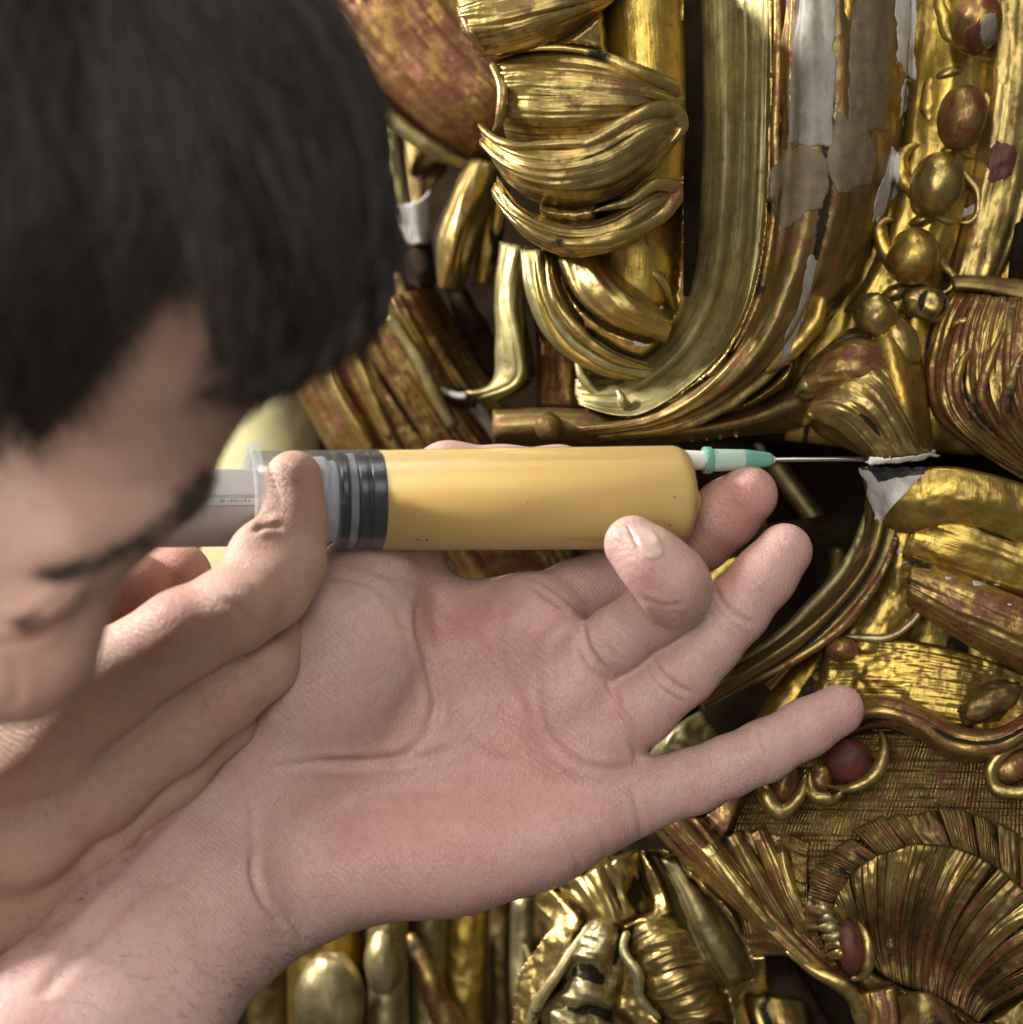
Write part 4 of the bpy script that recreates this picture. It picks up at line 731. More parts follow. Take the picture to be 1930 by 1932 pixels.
# small pointed boss of the moulded end
lathe('end_boss', rounded([(tB - 2, 8.5), (tB + 1.0, 7.2), (tB + 3.6, 1.6), (tB + 3.7, .05)], .7), M_LIQ, up_=-1.2, k=8, smooth=False)
s0 = t_st0
lathe('stopper', rounded([(s0, .05), (s0, 12.4), (s0 + .4, 14.2), (s0 + 2.4, 14.2), (s0 + 2.9, 11.6), (s0 + 5.2, 11.6), (s0 + 5.7, 14.2), (s0 + 8.0, 14.2), (s0 + 8.4, 13.2), (s0 + 9.0, 13.2), (s0 + 9.4, 14.2), (t_st1 - .8, 14.2), (t_st1 - .5, 13.6), (t_st1 - .45, .05)], .35), M_RUB)
lathe('glue_film', rounded([(s0 + 2.8, 11.7), (s0 + 2.9, 13.6), (s0 + 5.2, 13.6), (s0 + 5.3, 11.7)], .3), plain('grey_film', (0.30, 0.31, 0.31), (0.2, 0.21, 0.22), 0.4, 200, 0.2))
lathe('plunger_head', rounded([(s0 - 9.5, .05), (s0 - 9.5, 10.8), (s0 - 8.2, 12.6), (s0 - 3.2, 12.9), (s0 - 2.2, 11.6), (s0 - .1, 11.6), (s0 - .1, .05)], .6), clear_plastic('frosted_plastic', (0.85, .86, .86), 0.55, .25))
# plunger rod: four ribs and a thumb plate
def box_ax(name, t0, t1, u0, u1, w0, w1, mat, parent, seg=24, bev=0.35):
    pr = rounded([(u0, w0), (u1, w0), (u1, w1), (u0, w1), (u0, w0)], bev); pr = pr[1:-1] if False else pr[:-1]
    pr = np.array(pr); k = len(pr); ts = np.linspace(t0, t1, seg)
    V = AX0 + ts[:, None, None] * AXD + pr[None, :, :1] * AXU + pr[None, :, 1:] * AXS
    i = np.arange(seg - 1)[:, None] * k; j = np.arange(k)[None]; jn = (j + 1) % k
    q = np.stack([i + j, i + k + j, i + k + jn, i + jn], -1).reshape(-1, 4)
    verts = np.concatenate([V.reshape(-1, 3), V[0].mean(0)[None], V[-1].mean(0)[None]]); j = np.arange(k); jn = (j + 1) % k
    t = np.concatenate([q[:, [0, 1, 2]], q[:, [0, 2, 3]], np.stack([j, jn, np.full(k, seg * k)], -1), np.stack([(seg - 1) * k + jn, (seg - 1) * k + j, np.full(k, seg * k + 1)], -1)])
    return mesh_obj(name, verts, t, mat, parent, False)
tp0 = axpt(120)
pg = lathe('plunger', rounded([(tp0, .05), (tp0, 2.2), (s0 - 9.4, 2.2), (s0 - 9.4, .05)], .3), M_WHITE, k=24)
def rib(name, dt, da, u, w, m): return box_ax(name, tp0, s0 - 9.3, u[0], u[1], w[0], w[1], m, pg)
rib('rib', 0, 0, (-12.4, 9.4), (-0.9, 0.9), M_WHITE)
rib('rib', 0, 0, (-0.9, 0.9), (-12.6, 12.6), M_WHITE)
rib('rib', 0, 0, (-3.6, -2.8), (-7.0, 7.0), M_WHITE)
sw = []
for k_ in range(21):
    a = math.radians(-90 + k_ * 6.0); sw.append((12.7 * math.sin(a), -12.7 * math.cos(a)))
# curved lower wall of the rod, seen as the broad white face
tsx = np.linspace(tp0, s0 - 9.3, 30); pr = np.array(sw[:15])
Vv = AX0 + tsx[:, None, None] * AXD + pr[None, :, :1] * AXU + pr[None, :, 1:] * AXS
Vi = AX0 + tsx[:, None, None] * AXD + pr[None, :, :1] * .9 * AXU + pr[None, :, 1:] * .9 * AXS
n_ = 30 * 15; gf = grid_faces(30, 15)
mesh_obj('rod_wall', np.concatenate([Vv.reshape(-1, 3), Vi.reshape(-1, 3)]), np.concatenate([gf, gf[:, ::-1] + n_]), M_WHITE, pg)
for k_ in range(9):
    x = 408 + k_ * 6.6 + rng.uniform(-2, 2); h_ = rng.uniform(.5, 1.6); t_ = axpt(x)
    box_ax('graduation', t_, t_ + .22, .0, h_ * .6, -12.75, -12.45, M_DUST, pg, seg=3, bev=.03)
lathe('thumb_plate', rounded([(tp0 - 3, .05), (tp0 - 3, 13.5), (tp0, 13.5), (tp0, .05)], .6), M_WHITE, parent=pg)
# finger flange: six-sided plate
tf = axpt(470)
poly = np.array(rounded([(16.8, -3.2), (16.8, 3.2), (9, 25), (3, 31), (-3, 31), (-9, 25), (-16.6, 3.2), (-16.6, -3.2), (-9.5, -15), (-3, -19), (3, -19), (9.5, -15), (16.8, -3.2)], 1.0)[:-1])
k_ = len(poly); rings = []
for (dt, sc) in ((0.0, .82), (0.0, .97), (.3, 1.0), (2.6, 1.0), (2.9, .97), (2.9, .62)):
    rings.append(AX0 + (tf + dt) * AXD + poly[:, :1] * sc * AXU + poly[:, 1:] * sc * AXS)
Vf = np.concatenate(rings); i = np.arange(6)[:, None] * k_; j = np.arange(k_)[None]; jn = (j + 1) % k_; i2 = (i + k_) % (6 * k_)
mesh_obj('flange', Vf, np.stack([i + j, i2 + j, i2 + jn, i + jn], -1).reshape(-1, 4), M_CLEARF, sy, False)
# nozzle, hub, needle (off the axis, near the upper wall)
t_n = axpt(1297); upn = 10.9
org_ = AX0
def hx(px): return axpt(px)
lathe('nozzle', rounded([(t_n - 1.5, .05), (t_n - 1.5, 3.1), (hx(1334), 2.75), (hx(1350), 2.6), (hx(1350), .05)], .3), M_TIP, up_=upn, k=40)
hub = lathe('needle_hub', rounded([(hx(1328), 2.8), (hx(1328), 3.75), (hx(1340), 3.75), (hx(1343), 3.35), (hx(1404), 3.15), (hx(1404), 2.6)], .4), M_GREEN2, up_=upn, k=48)
lathe('hub_collar', rounded([(hx(1327), 3.2), (hx(1327), 3.95), (hx(1335), 4.1), (hx(1343), 3.9), (hx(1344), 3.2)], .5), M_GREEN, parent=hub, up_=upn, k=48)
lathe('hub_cone', rounded([(hx(1402), .05), (hx(1402), 3.2), (hx(1412), 3.05), (hx(1452), 2.15), (hx(1458), 1.7), (hx(1458), .05)], .5), M_GREEN, parent=hub, up_=upn, k=48)
lathe('glue_drop', rounded([(hx(1455), .05), (hx(1455), 1.35), (hx(1462), 1.1), (hx(1464), .05)], .3), M_TIP, parent=hub, up_=upn, k=24)
lathe('needle', rounded([(hx(1458), .05), (hx(1458), .78), (hx(1685), .78), (hx(1700), .05)], .1), M_STEEL, up_=upn, k=24)
for x, y, w_ in ((788, 1016, 5), (796, 1019, 3), (808, 1017, 5), (800, 1012, 2), (1000, 946, 3), (1030, 941, 2), (1296, 936, 4), (1290, 990, 4)):
    q = P2W(np.array([(x, y, -16.6), (x + w_, y + w_ * .3, -16.6), (x + w_ * .8, y + w_ * .8, -16.6), (x - 1, y + 1.5, -16.6)], float)); rel = q - AX0; tt_ = rel @ AXD; rad_ = rel - tt_[:, None] * AXD
    up_c = np.clip(rad_ @ AXU, -R0 + .5, R0 - .5); rr_ = R0 + .12 + (R1 - R0) * np.clip((tt_ - axpt(700)) / (tB - axpt(700)), 0, 1)
    q = AX0 + tt_[:, None] * AXD + up_c[:, None] * AXU - np.sqrt(np.maximum(rr_ ** 2 - up_c ** 2, .1))[:, None] * AXS
    mesh_obj('fleck', np.concatenate([q, q - AXS * .06]), np.array([(0, 1, 2, 3), (7, 6, 5, 4), (0, 4, 5, 1), (1, 5, 6, 2), (2, 6, 7, 3), (3, 7, 4, 0)]), M_DUST, sy, False)

# ------------------------------------------------------------------ person: distance fields -> one continuous surface
class Field:
    def __init__(s, lo, hi, h):
        s.lo = np.array(lo, float); s.h = h; s.n = np.ceil((np.array(hi) - s.lo) / h).astype(int) + 1
        s.a = np.full(s.n, 50.0, np.float32)
    def block(s, lo, hi):
        i0 = np.maximum(np.floor((lo - s.lo) / s.h).astype(int), 0); i1 = np.minimum(np.ceil((hi - s.lo) / s.h).astype(int) + 1, s.n)
        if np.any(i1 <= i0): return None
        ax = [(s.lo[k] + s.h * np.arange(i0[k], i1[k])).astype(np.float32) for k in range(3)]
        return tuple(slice(i0[k], i1[k]) for k in range(3)), ax[0][:, None, None], ax[1][None, :, None], ax[2][None, None, :]
    def merge(s, sl, d, k):
        a = s.a[sl]
        if k > 0:
            h = np.maximum(k - np.abs(a - d), 0) / k; s.a[sl] = np.minimum(a, d) - h * h * k * 0.25
        else: s.a[sl] = np.minimum(a, d)
    def carve(s, sl, d, k):
        a = s.a[sl]; d = -d
        h = np.maximum(k - np.abs(a - d), 0) / k; s.a[sl] = np.maximum(a, d) + h * h * k * 0.25
def cone(X, Y, Z, a, ra, b, rb):
    ba = b - a; l2 = float(ba @ ba); rr = ra - rb; a2 = max(l2 - rr * rr, 1e-6); il2 = 1.0 / l2
    px, py, pz = X - a[0], Y - a[1], Z - a[2]
    y = px * ba[0] + py * ba[1] + pz * ba[2]; z = y - l2
    cx, cy, cz = px * l2 - ba[0] * y, py * l2 - ba[1] * y, pz * l2 - ba[2] * y
    x2 = cx * cx + cy * cy + cz * cz; y2 = y * y * l2; z2 = z * z * l2
    k = np.sign(rr) * rr * rr * x2
    d = (np.sqrt(x2 * a2 * il2) + y * rr) * il2 - ra
    d = np.where(np.sign(z) * a2 * z2 > k, np.sqrt(x2 + z2) * il2 - rb, d)
    return np.where(np.sign(y) * a2 * y2 < k, np.sqrt(x2 + y2) * il2 - ra, d)
def K(px, py, d, r): return np.append(P2W(np.array((px, py, d), float)), r)
def add_chain(F, pts, k=4.0, kj=2.0):
    P = [K(*p) for p in pts]; rm = max(p[3] for p in P) + k + 3
    c = np.array([p[:3] for p in P]); blk = F.block(c.min(0) - rm, c.max(0) + rm)
    if blk is None: return
    sl, X, Y, Z = blk; d = None
    for a, b in zip(P[:-1], P[1:]):
        e = cone(X, Y, Z, a[:3], a[3], b[:3], b[3])
        if d is None: d = e
        else:
            h = np.maximum(kj - np.abs(d - e), 0) / kj; d = np.minimum(d, e) - h * h * kj * 0.25
    F.merge(sl, d, k)
def add_ell(F, p, rad, k=4.0, rot=0.0, yaw=0.0, cut=False):
    """ellipsoid: rad = (along, depth, across) mm, rot degrees in the picture plane, yaw about the upright"""
    c = P2W(np.array(p, float)); rm = max(rad) + k + 2; blk = F.block(c - rm, c + rm)
    if blk is None: return
    sl, X, Y, Z = blk; X = X - c[0]; Y = Y - c[1]; Z = Z - c[2]
    a, b = math.radians(rot), math.radians(yaw)
    x = X * math.cos(a) + Z * math.sin(a); z = -X * math.sin(a) + Z * math.cos(a); y = Y
    x, y = x * math.cos(b) + y * math.sin(b), -x * math.sin(b) + y * math.cos(b)
    k0 = np.sqrt((x / rad[0]) ** 2 + (y / rad[1]) ** 2 + (z / rad[2]) ** 2); k1 = np.sqrt((x / rad[0] ** 2) ** 2 + (y / rad[1] ** 2) ** 2 + (z / rad[2] ** 2) ** 2)
    d = k0 * (k0 - 1) / np.maximum(k1, 1e-6)
    (F.carve if cut else F.merge)(sl, d.astype(np.float32), k)
def nets(F):
    a = F.a; s = a < 0
    c = [s[dx:s.shape[0] - 1 + dx, dy:s.shape[1] - 1 + dy, dz:s.shape[2] - 1 + dz] for dx in (0, 1) for dy in (0, 1) for dz in (0, 1)]
    al = c[0].copy(); an = c[0].copy()
    for x in c[1:]: al &= x; an |= x
    act = an & ~al; I = np.argwhere(act); nv = len(I)
    ID = np.full(act.shape, -1, np.int32); ID[act] = np.arange(nv)
    cor = np.array([(x, y, z) for x in (0, 1) for y in (0, 1) for z in (0, 1)])
    val = np.stack([a[I[:, 0] + q[0], I[:, 1] + q[1], I[:, 2] + q[2]] for q in cor], 1).astype(float)
    acc = np.zeros((nv, 3)); cnt = np.zeros(nv)
    for p in range(8):
        for q in range(p + 1, 8):
            if np.abs(cor[p] - cor[q]).sum() != 1: continue
            m = (val[:, p] < 0) != (val[:, q] < 0); t = val[m, p] / (val[m, p] - val[m, q])
            acc[m] += cor[p] + t[:, None] * (cor[q] - cor[p]); cnt[m] += 1
    V = F.lo + (I + acc / cnt[:, None]) * F.h
    faces = []
    for ax in range(3):
        sh = [slice(None)] * 3; s0 = [slice(None)] * 3; s1 = [slice(None)] * 3
        s0[ax] = slice(0, -1); s1[ax] = slice(1, None)
        e = s[tuple(s0)] != s[tuple(s1)]; G = np.argwhere(e)
        o1, o2 = [x for x in range(3) if x != ax]
        ok = (G[:, o1] > 0) & (G[:, o2] > 0) & (G[:, o1] < s.shape[o1] - 1) & (G[:, o2] < s.shape[o2] - 1); G = G[ok]
        def idc(d1, d2):
            g = G.copy(); g[:, o1] += d1; g[:, o2] += d2; return ID[g[:, 0], g[:, 1], g[:, 2]]
        q = np.stack([idc(-1, -1), idc(0, -1), idc(0, 0), idc(-1, 0)], 1)
        ins = s[G[:, 0], G[:, 1], G[:, 2]]
        if ax == 1: ins = ~ins
        q[~ins] = q[~ins][:, ::-1]; faces.append(q)
    return V, np.concatenate(faces)
def vnormals(V, Fq):
    n = np.cross(V[Fq[:, 2]] - V[Fq[:, 0]], V[Fq[:, 3]] - V[Fq[:, 1]]); vn = np.zeros_like(V)
    for k in range(4): np.add.at(vn, Fq[:, k], n)
    return vn / np.maximum(np.linalg.norm(vn, axis=1, keepdims=True), 1e-9)
def relax(V, Fq, it=2, lam=0.5):
    for _ in range(it):
        acc = np.zeros_like(V); cnt = np.zeros(len(V))
        for k in range(4):
            a, b = Fq[:, k], Fq[:, (k + 1) % 4]
            np.add.at(acc, a, V[b]); np.add.at(acc, b, V[a]); np.add.at(cnt, a, 1); np.add.at(cnt, b, 1)
        V = V + lam * (acc / np.maximum(cnt, 1)[:, None] - V)
    return V
def seg_dist(px, py, poly):
    best = np.full(px.shape, 1e9); tt = np.zeros(px.shape); L = 0; tot = sum(math.dist(a, b) for a, b in zip(poly[:-1], poly[1:]))
    for a, b in zip(poly[:-1], poly[1:]):
        dx, dy = b[0] - a[0], b[1] - a[1]; l2 = dx * dx + dy * dy
        t = np.clip(((px - a[0]) * dx + (py - a[1]) * dy) / l2, 0, 1); d = np.hypot(px - a[0] - t * dx, py - a[1] - t * dy)
        m = d < best; best[m] = d[m]; tt[m] = (L + t[m] * math.sqrt(l2)) / tot; L += math.sqrt(l2)
    return best, tt
def creases(V, Fq, lines):
    """skin folds: (guide polyline, depth mm, width px, dmin, dmax) pressed into the surface that faces the picture"""
    n = vnormals(V, Fq); front = np.clip(-np.sum(n * rays(V), 1) * 2.5, 0, 1)
    px, py = W2P(V); disp = np.zeros(len(V))
    for ln in lines:
        poly, dep, wd = ln[:3]; lo_, hi_ = ln[3:5] if len(ln) > 3 else (-60, 60)
        c = crom(np.array([(x, y, 0) for x, y in poly]), max(len(poly) * 5, 6))[:, :2].tolist()
        xs = [q[0] for q in c]; ys = [q[1] for q in c]
        sel = np.where((px > min(xs) - 4 * wd) & (px < max(xs) + 4 * wd) & (py > min(ys) - 4 * wd) & (py < max(ys) + 4 * wd) & (V[:, 1] > lo_) & (V[:, 1] < hi_) & (front > 0))[0]
        if len(sel) == 0: continue
        d, t = seg_dist(px[sel], py[sel], c)
        taper = np.clip(np.minimum(t, 1 - t) * 6 + 0.15, 0, 1)
        disp[sel] += 1.5 * dep * taper * (np.exp(-(d / wd) ** 2) - 0.35 * np.exp(-((d - 2.0 * wd) / (1.2 * wd)) ** 2)) * front[sel]
    return V - n * disp[:, None]

# ---- left hand and forearm (palm towards us)
FL = Field((-190, -85, -190), (112, 62, 34), 0.85)
arm_r = [(-260, 2330, -88, 27), (99, 1945, -38, 23), (250, 1772, -20, 20.5), (352, 1656, -8, 19.5), (470, 1530, 3, 18), (545, 1450, 8, 17)]
arm_u = [(-40, 2440, -78, 27), (300, 1890, -26, 20), (418, 1762, -8, 17.8), (520, 1690, 4, 16.8), (620, 1648, 8, 16.5)]
add_chain(FL, arm_r, 0, 8); add_chain(FL, arm_u, 14, 8)
add_chain(FL, [(200, 1960, -40, 17), (430, 1690, -12, 13)], 12)
PALM = [[(560, 1440, 8, 16), (760, 1310, 9, 14), (1002, 1168, 9, 12)], [(540, 1520, 9, 16), (800, 1390, 10, 14.5), (1065, 1275, 10, 12.6)],
        [(560, 1590, 9, 16), (830, 1490, 11, 14.5), (1128, 1376, 9, 12.4)], [(600, 1645, 8, 16.5), (850, 1594, 7, 18.5), (1010, 1570, 8, 15.8), (1150, 1512, 8, 12.2)]]
for c in PALM: add_chain(FL, c, 9, 6)
# thenar pad and thumb, going behind the barrel
add_chain(FL, [(520, 1440, 6, 17), (600, 1300, 1, 20.5), (655, 1200, 0, 20), (690, 1120, 5, 15.5), (738, 1060, 17, 12.5)], 9, 8)
add_ell(FL, (668, 1262, -4), (21, 15, 15), 8, rot=55)
add_chain(FL, [(738, 1060, 17, 12.5), (800, 975, 27, 11.0), (846, 903, 27, 10.6), (950, 904, 27, 9.6), (1054, 905, 26, 9.7), (1085, 910, 26, 8.5)], 5, 4)
add_chain(FL, [(740, 1090, 16, 9), (860, 1150, 16, 9), (960, 1150, 14, 9)], 9)              # web
# pads
add_ell(FL, (800, 1625, -4), (40, 14, 15), 10, rot=6)
add_ell(FL, (1005, 1215, 3), (15, 11, 12), 8, rot=35); add_ell(FL, (1072, 1320, 3), (14, 11, 11), 8, rot=35); add_ell(FL, (1110, 1425, 3), (14, 11, 11), 8, rot=30)
add_ell(FL, (1080, 1560, 0), (22, 12, 11), 7, rot=20)
# fingers
add_chain(FL, [(1120, 1525, 7, 12), (1215, 1500, 5, 10.4), (1308, 1474, 3, 9.2), (1375, 1446, 3, 8.7), (1440, 1418, 2, 8.7), (1520, 1374, 2, 8.2), (1581, 1340, 3, 7.6)], 4, 3)
add_chain(FL, [(1140, 1380, 6, 11.6), (1205, 1338, 3, 10.6), (1288, 1264, 1, 10.1), (1335, 1212, 1, 9.7), (1388, 1152, 1, 9.5), (1442, 1088, 0, 8.9), (1480, 1040, 1, 8.2)], 2.2, 3)
add_chain(FL, [(1108, 1248, 5, 10), (1165, 1204, -1, 9.3), (1232, 1156, -5, 9.3), (1272, 1126, -9, 9.6)], 1.6, 3)
add_chain(FL, [(1270, 1128, -9, 10), (1276, 1112, -18, 9.8), (1264, 1094, -23, 9.8), (1230, 1060, -24, 9.0), (1194, 1027, -21, 8.2)], 1.5, 3.5)
add_chain(FL, [(1000, 1168, 9, 12), (1085, 1126, 20, 10.6), (1185, 1078, 31, 10.0), (1262, 1050, 31, 10), (1320, 1015, 28, 9.8), (1370, 970, 22, 9.9), (1412, 934, 17, 8.8)], 4, 3)
# hollow of the palm
add_ell(FL, (890, 1330, -11), (24, 7, 13), 8, rot=40, cut=True)
VL, QL = nets(FL); VL = relax(VL, QL, 2, 0.5)
CR = [([(795, 1118), (790, 1180), (808, 1255), (822, 1330), (800, 1395)], .9, 9), ([(700, 1437), (640, 1436), (560, 1442), (500, 1455)], .35, 8), ([(800, 1395), (760, 1425), (700, 1437), (600, 1440)], .8, 9), ([(860, 1412), (800, 1428), (730, 1436)], .5, 9),
      ([(1015, 1290), (1020, 1225), (1055, 1180), (1100, 1165)], .32, 10), ([(1015, 1290), (1030, 1380), (1085, 1436), (1150, 1452), (1212, 1447)], .38, 8), ([(1186, 990), (1196, 1012), (1205, 1034)], .7, 4, -60, -14), ([(1098, 1180), (1112, 1228), (1146, 1268)], .9, 6), ([(1140, 1215), (1165, 1240), (1180, 1248)], .2, 5), ([(1000, 1085), (1040, 1110), (1105, 1160)], .35, 7),
      ([(960, 1120), (940, 1200), (960, 1290), (1000, 1360)], .35, 12), ([(1000, 1100), (1040, 1130), (1070, 1150)], .5, 7),
      ([(480, 1600), (478, 1650), (500, 1705), (540, 1745)], .75, 8), ([(505, 1690), (540, 1720), (580, 1790)], .5, 8), ([(470, 1480), (476, 1540), (480, 1600)], .3, 10),
      ([(1130, 1262), (1152, 1295), (1168, 1332)], .6, 6), ([(1150, 1335), (1180, 1370), (1205, 1440)], .6, 6), ([(1165, 1330), (1190, 1365), (1200, 1405)], .35, 5),
      ([(1290, 1220), (1300, 1260), (1330, 1290)], .0, 6), ([(1225, 1235), (1250, 1275), (1305, 1310)], .6, 6), ([(1215, 1252), (1240, 1292), (1290, 1325)], .35, 5), ([(1345, 1105), (1372, 1150), (1425, 1180)], .5, 6), ([(1338, 1120), (1362, 1160), (1412, 1196)], .3, 5),
      ([(1296, 1420), (1305, 1470), (1322, 1530)], .5, 6), ([(1280, 1428), (1290, 1478), (1306, 1536)], .28, 5), ([(1420, 1362), (1432, 1410), (1452, 1478)], .45, 6), ([(1190, 1480), (1205, 1530), (1212, 1590)], .35, 7), ([(1060, 1560), (1085, 1610), (1095, 1660)], .3, 8), ([(1110, 1530), (1140, 1590), (1145, 1640)], .25, 8),
      ([(1190, 1115), (1205, 1150), (1240, 1185)], .4, 5, -12, 60), ([(1182, 1124), (1198, 1160), (1228, 1196)], .25, 4, -12, 60), ([(1215, 1128), (1245, 1143), (1290, 1140)], .3, 6, -60, -18), ([(1225, 1144), (1250, 1156), (1285, 1154)], .2, 5, -60, -18),
      ([(560, 1100), (620, 1090), (690, 1100), (740, 1130)], .35, 7), ([(575, 1125), (640, 1112), (700, 1130)], .2, 6), ([(700, 1080), (760, 1090), (800, 1105)], .3, 7),
      ([(800, 1110), (860, 1180), (870, 1260)], .22, 10), ([(850, 1150), (900, 1200), (930, 1270)], .2, 10), ([(740, 1130), (775, 1230), (790, 1330)], .2, 8), ([(850, 1340), (880, 1400), (960, 1440)], .3, 10), ([(640, 1500), (760, 1490), (900, 1500)], .15, 10),
      ([(240, 1650), (330, 1560), (440, 1450)], -.9, 16), ([(100, 1790), (240, 1650)], -.7, 16), ([(300, 1680), (400, 1580)], .5, 16), ([(60, 1900), (200, 1740), (310, 1640)], .5, 14)]
VL = creases(VL, QL, CR)

# ---- right hand holding the flange and the plunger
FR = Field((-300, -95, -150), (-45, 40, 24), 1.0)
add_chain(FR, [(60, 1400, -32, 15.5), (200, 1290, -38, 13.6), (345, 1196, -40, 12.0), (440, 1150, -38, 11.6), (508, 1108, -33, 11.2), (546, 1062, -27, 9.6), (553, 985, -23, 8.9), (554, 905, -21, 8.3)], 0, 4)
add_ell(FR, (478, 1040, -31), (7, 7, 9), 6, rot=-30)
add_chain(FR, [(30, 1560, -24, 15), (180, 1480, -27, 13), (320, 1376, -27, 11.6), (420, 1305, -26, 10.6), (490, 1252, -23, 9.6), (510, 1200, -15, 8.8), (505, 1140, -6, 8)], 0.7, 5)
add_chain(FR, [(10, 1690, -12, 14), (180, 1570, -14, 12), (320, 1455, -13, 10), (430, 1352, -10, 8.6), (470, 1290, 0, 8)], 0.7, 5)
add_chain(FR, [(-40, 1470, -20, 20), (-200, 1560, -20, 24), (-420, 1640, -10, 28), (-900, 1800, 0, 34)], 14, 10)
add_chain(FR, [(-40, 1600, -14, 20), (-200, 1640, -16, 24), (-420, 1700, -6, 28)], 14, 10)
add_chain(FR, [(60, 1400, -24, 16), (40, 1560, -18, 16), (30, 1700, -8, 14)], 12, 6)
add_chain(FR, [(100, 1250, 2, 12), (240, 1130, 6, 9.4), (262, 1100, 8, 8.6)], 3, 4)
add_chain(FR, [(140, 1330, 4, 12), (250, 1180, 16, 11), (325, 1096, 20, 10.2), (338, 1086, 20, 9.6)], 1.5, 4)
add_chain(FR, [(-40, 1400, -16, 16), (-60, 1150, -20, 13), (20, 1000, -12, 11), (95, 960, -8, 10)], 8, 5)          # thumb on the plate
add_ell(FR, (455, 1150, -46), (9, 5, 7), 5, rot=25); add_ell(FR, (440, 1300, -33), (8, 4, 6), 5, rot=30); add_ell(FR, (95, 1420, -42), (12, 7, 9), 7, rot=30); add_ell(FR, (70, 1590, -34), (12, 7, 9), 7, rot=30)
add_chain(FR, [(-200, 1580, -40, 3), (-40, 1500, -43, 3), (70, 1430, -44, 3)], 8); add_chain(FR, [(-200, 1690, -34, 3), (-40, 1640, -36, 3), (60, 1590, -35, 3)], 8)
VR, QR = nets(FR); VR = relax(VR, QR, 2, 0.5)
VR = creases(VR, QR, [([(476, 1004), (500, 992), (530, 994)], .8, 6), ([(486, 984), (512, 975)], .4, 5), ([(440, 1240), (500, 1215), (540, 1180)], .5, 8), ([(420, 1130), (450, 1150), (470, 1185)], .25, 8), ([(470, 1100), (490, 1120), (500, 1150)], .2, 7),
      ([(385, 1330), (400, 1300), (430, 1290)], .3, 5), ([(400, 1345), (425, 1318), (450, 1310)], .25, 5), ([(380, 1300), (420, 1270), (460, 1280)], .25, 6), ([(300, 1400), (220, 1480), (150, 1570)], .2, 12), ([(90, 1500), (130, 1440), (190, 1400)], .3, 12)])

# ---- head, bowed over the syringe
FH = Field((-250, -262, -120), (-25, -30, 185), 1.5)
add_ell(FH, (50, 330, -150), (68, 63, 67), 0)
FA = Field((-250, -262, -120), (10, -30, 185), 1.8)
add_ell(FA, (55, 330, -150), (74, 70, 72), 0); add_ell(FA, (225, 475, -150), (58, 64, 59), 24)      # outside of the hair
add_ell(FH, (165, 510, -150), (46, 60, 44), 25)
add_chain(FH, [(100, 780, -150, 33), (205, 825, -150, 22), (262, 878, -152, 15)], 12, 10)                       # forehead
add_chain(FH, [(338, 916, -152, 6.8), (240, 978, -164, 8), (110, 1036, -184, 7.5)], 5, 5)                     # brow
add_chain(FH, [(30, 950, -160, 29), (0, 1120, -166, 22), (30, 1215, -168, 16), (52, 1265, -166, 10)], 10, 8)            # cheek
add_chain(FH, [(158, 1062, -144, 4.5), (130, 1160, -146, 7.6), (98, 1246, -150, 11)], 4, 6)                            # nose
add_ell(FH, (62, 1276, -162), (8, 7, 8), 4)
add_ell(FH, (86, 1338, -158), (5, 5, 3.5), 2, cut=True)
add_ell(FH, (70, 1128, -196), (14, 9, 5.5), 5, rot=28, cut=True)
add_ell(FH, (58, 1150, -184), (11, 7, 6), 2.5, rot=28)                                                            # lowered eyelid
add_chain(FH, [(-190, 1270, -150, 18), (-260, 1400, -150, 16)], 10, 8)                                             # mouth and chin
add_chain(FH, [(-250, 700, -150, 58), (-420, 1100, -150, 50)], 25)
add_ell(FH, (-330, 780, -215), (11, 5, 16), 5, rot=-35)                                                           # ear
add_chain(FH, [(-330, 850, -150, 52), (-900, 1250, -150, 56)], 25)
VH, QH = nets(FH); VH = relax(VH, QH, 2, 0.5)
VH = creases(VH, QH, [([(0, 1182), (50, 1170), (110, 1128), (150, 1100)], 1.6, 8, -262, -120), ([(0, 1152), (60, 1128), (120, 1096)], .9, 8, -262, -120), ([(0, 1215), (60, 1200), (120, 1160)], .8, 10, -262, -120), ([(20, 1240), (34, 1290), (30, 1330)], 1.2, 9, -262, -120), ([(170, 1105), (195, 1140), (212, 1165)], .5, 6, -262, -120), ([(150, 1120), (175, 1160), (190, 1185)], .4, 6, -262, -120)])

# ---- shoulders and trunk outside the picture, joining head and arms
FB = Field((-760, -520, -1000), (-120, 320, 130), 9.0)
def WP(x, y, z): 
    s = PPM * D0 / (D0 + y); return (CX + x * s, CZ - z * s, y)
add_chain(FB, [(*WP(-230, -150, -30), 52), (*WP(-330, -150, -110), 66), (*WP(-430, -150, -260), 120), (*WP(-460, -150, -480), 130), (*WP(-460, -150, -900), 120)], 0, 60)
add_chain(FB, [(*WP(-430, -150, -230), 70), (*WP(-440, -300, -270), 62), (*WP(-450, -330, -480), 46), (*WP(-330, -60, -190), 38), (*WP(-260, -8, -165), 34)], 40, 20)
add_chain(FB, [(*WP(-430, -150, -230), 70), (*WP(-440, 10, -270), 62), (*WP(-430, 30, -440), 46), (*WP(-240, -110, -300), 34), (*WP(-172, -82, -188), 28)], 40, 20)
VB, QB = nets(FB); VB = relax(VB, QB, 1, 0.5)

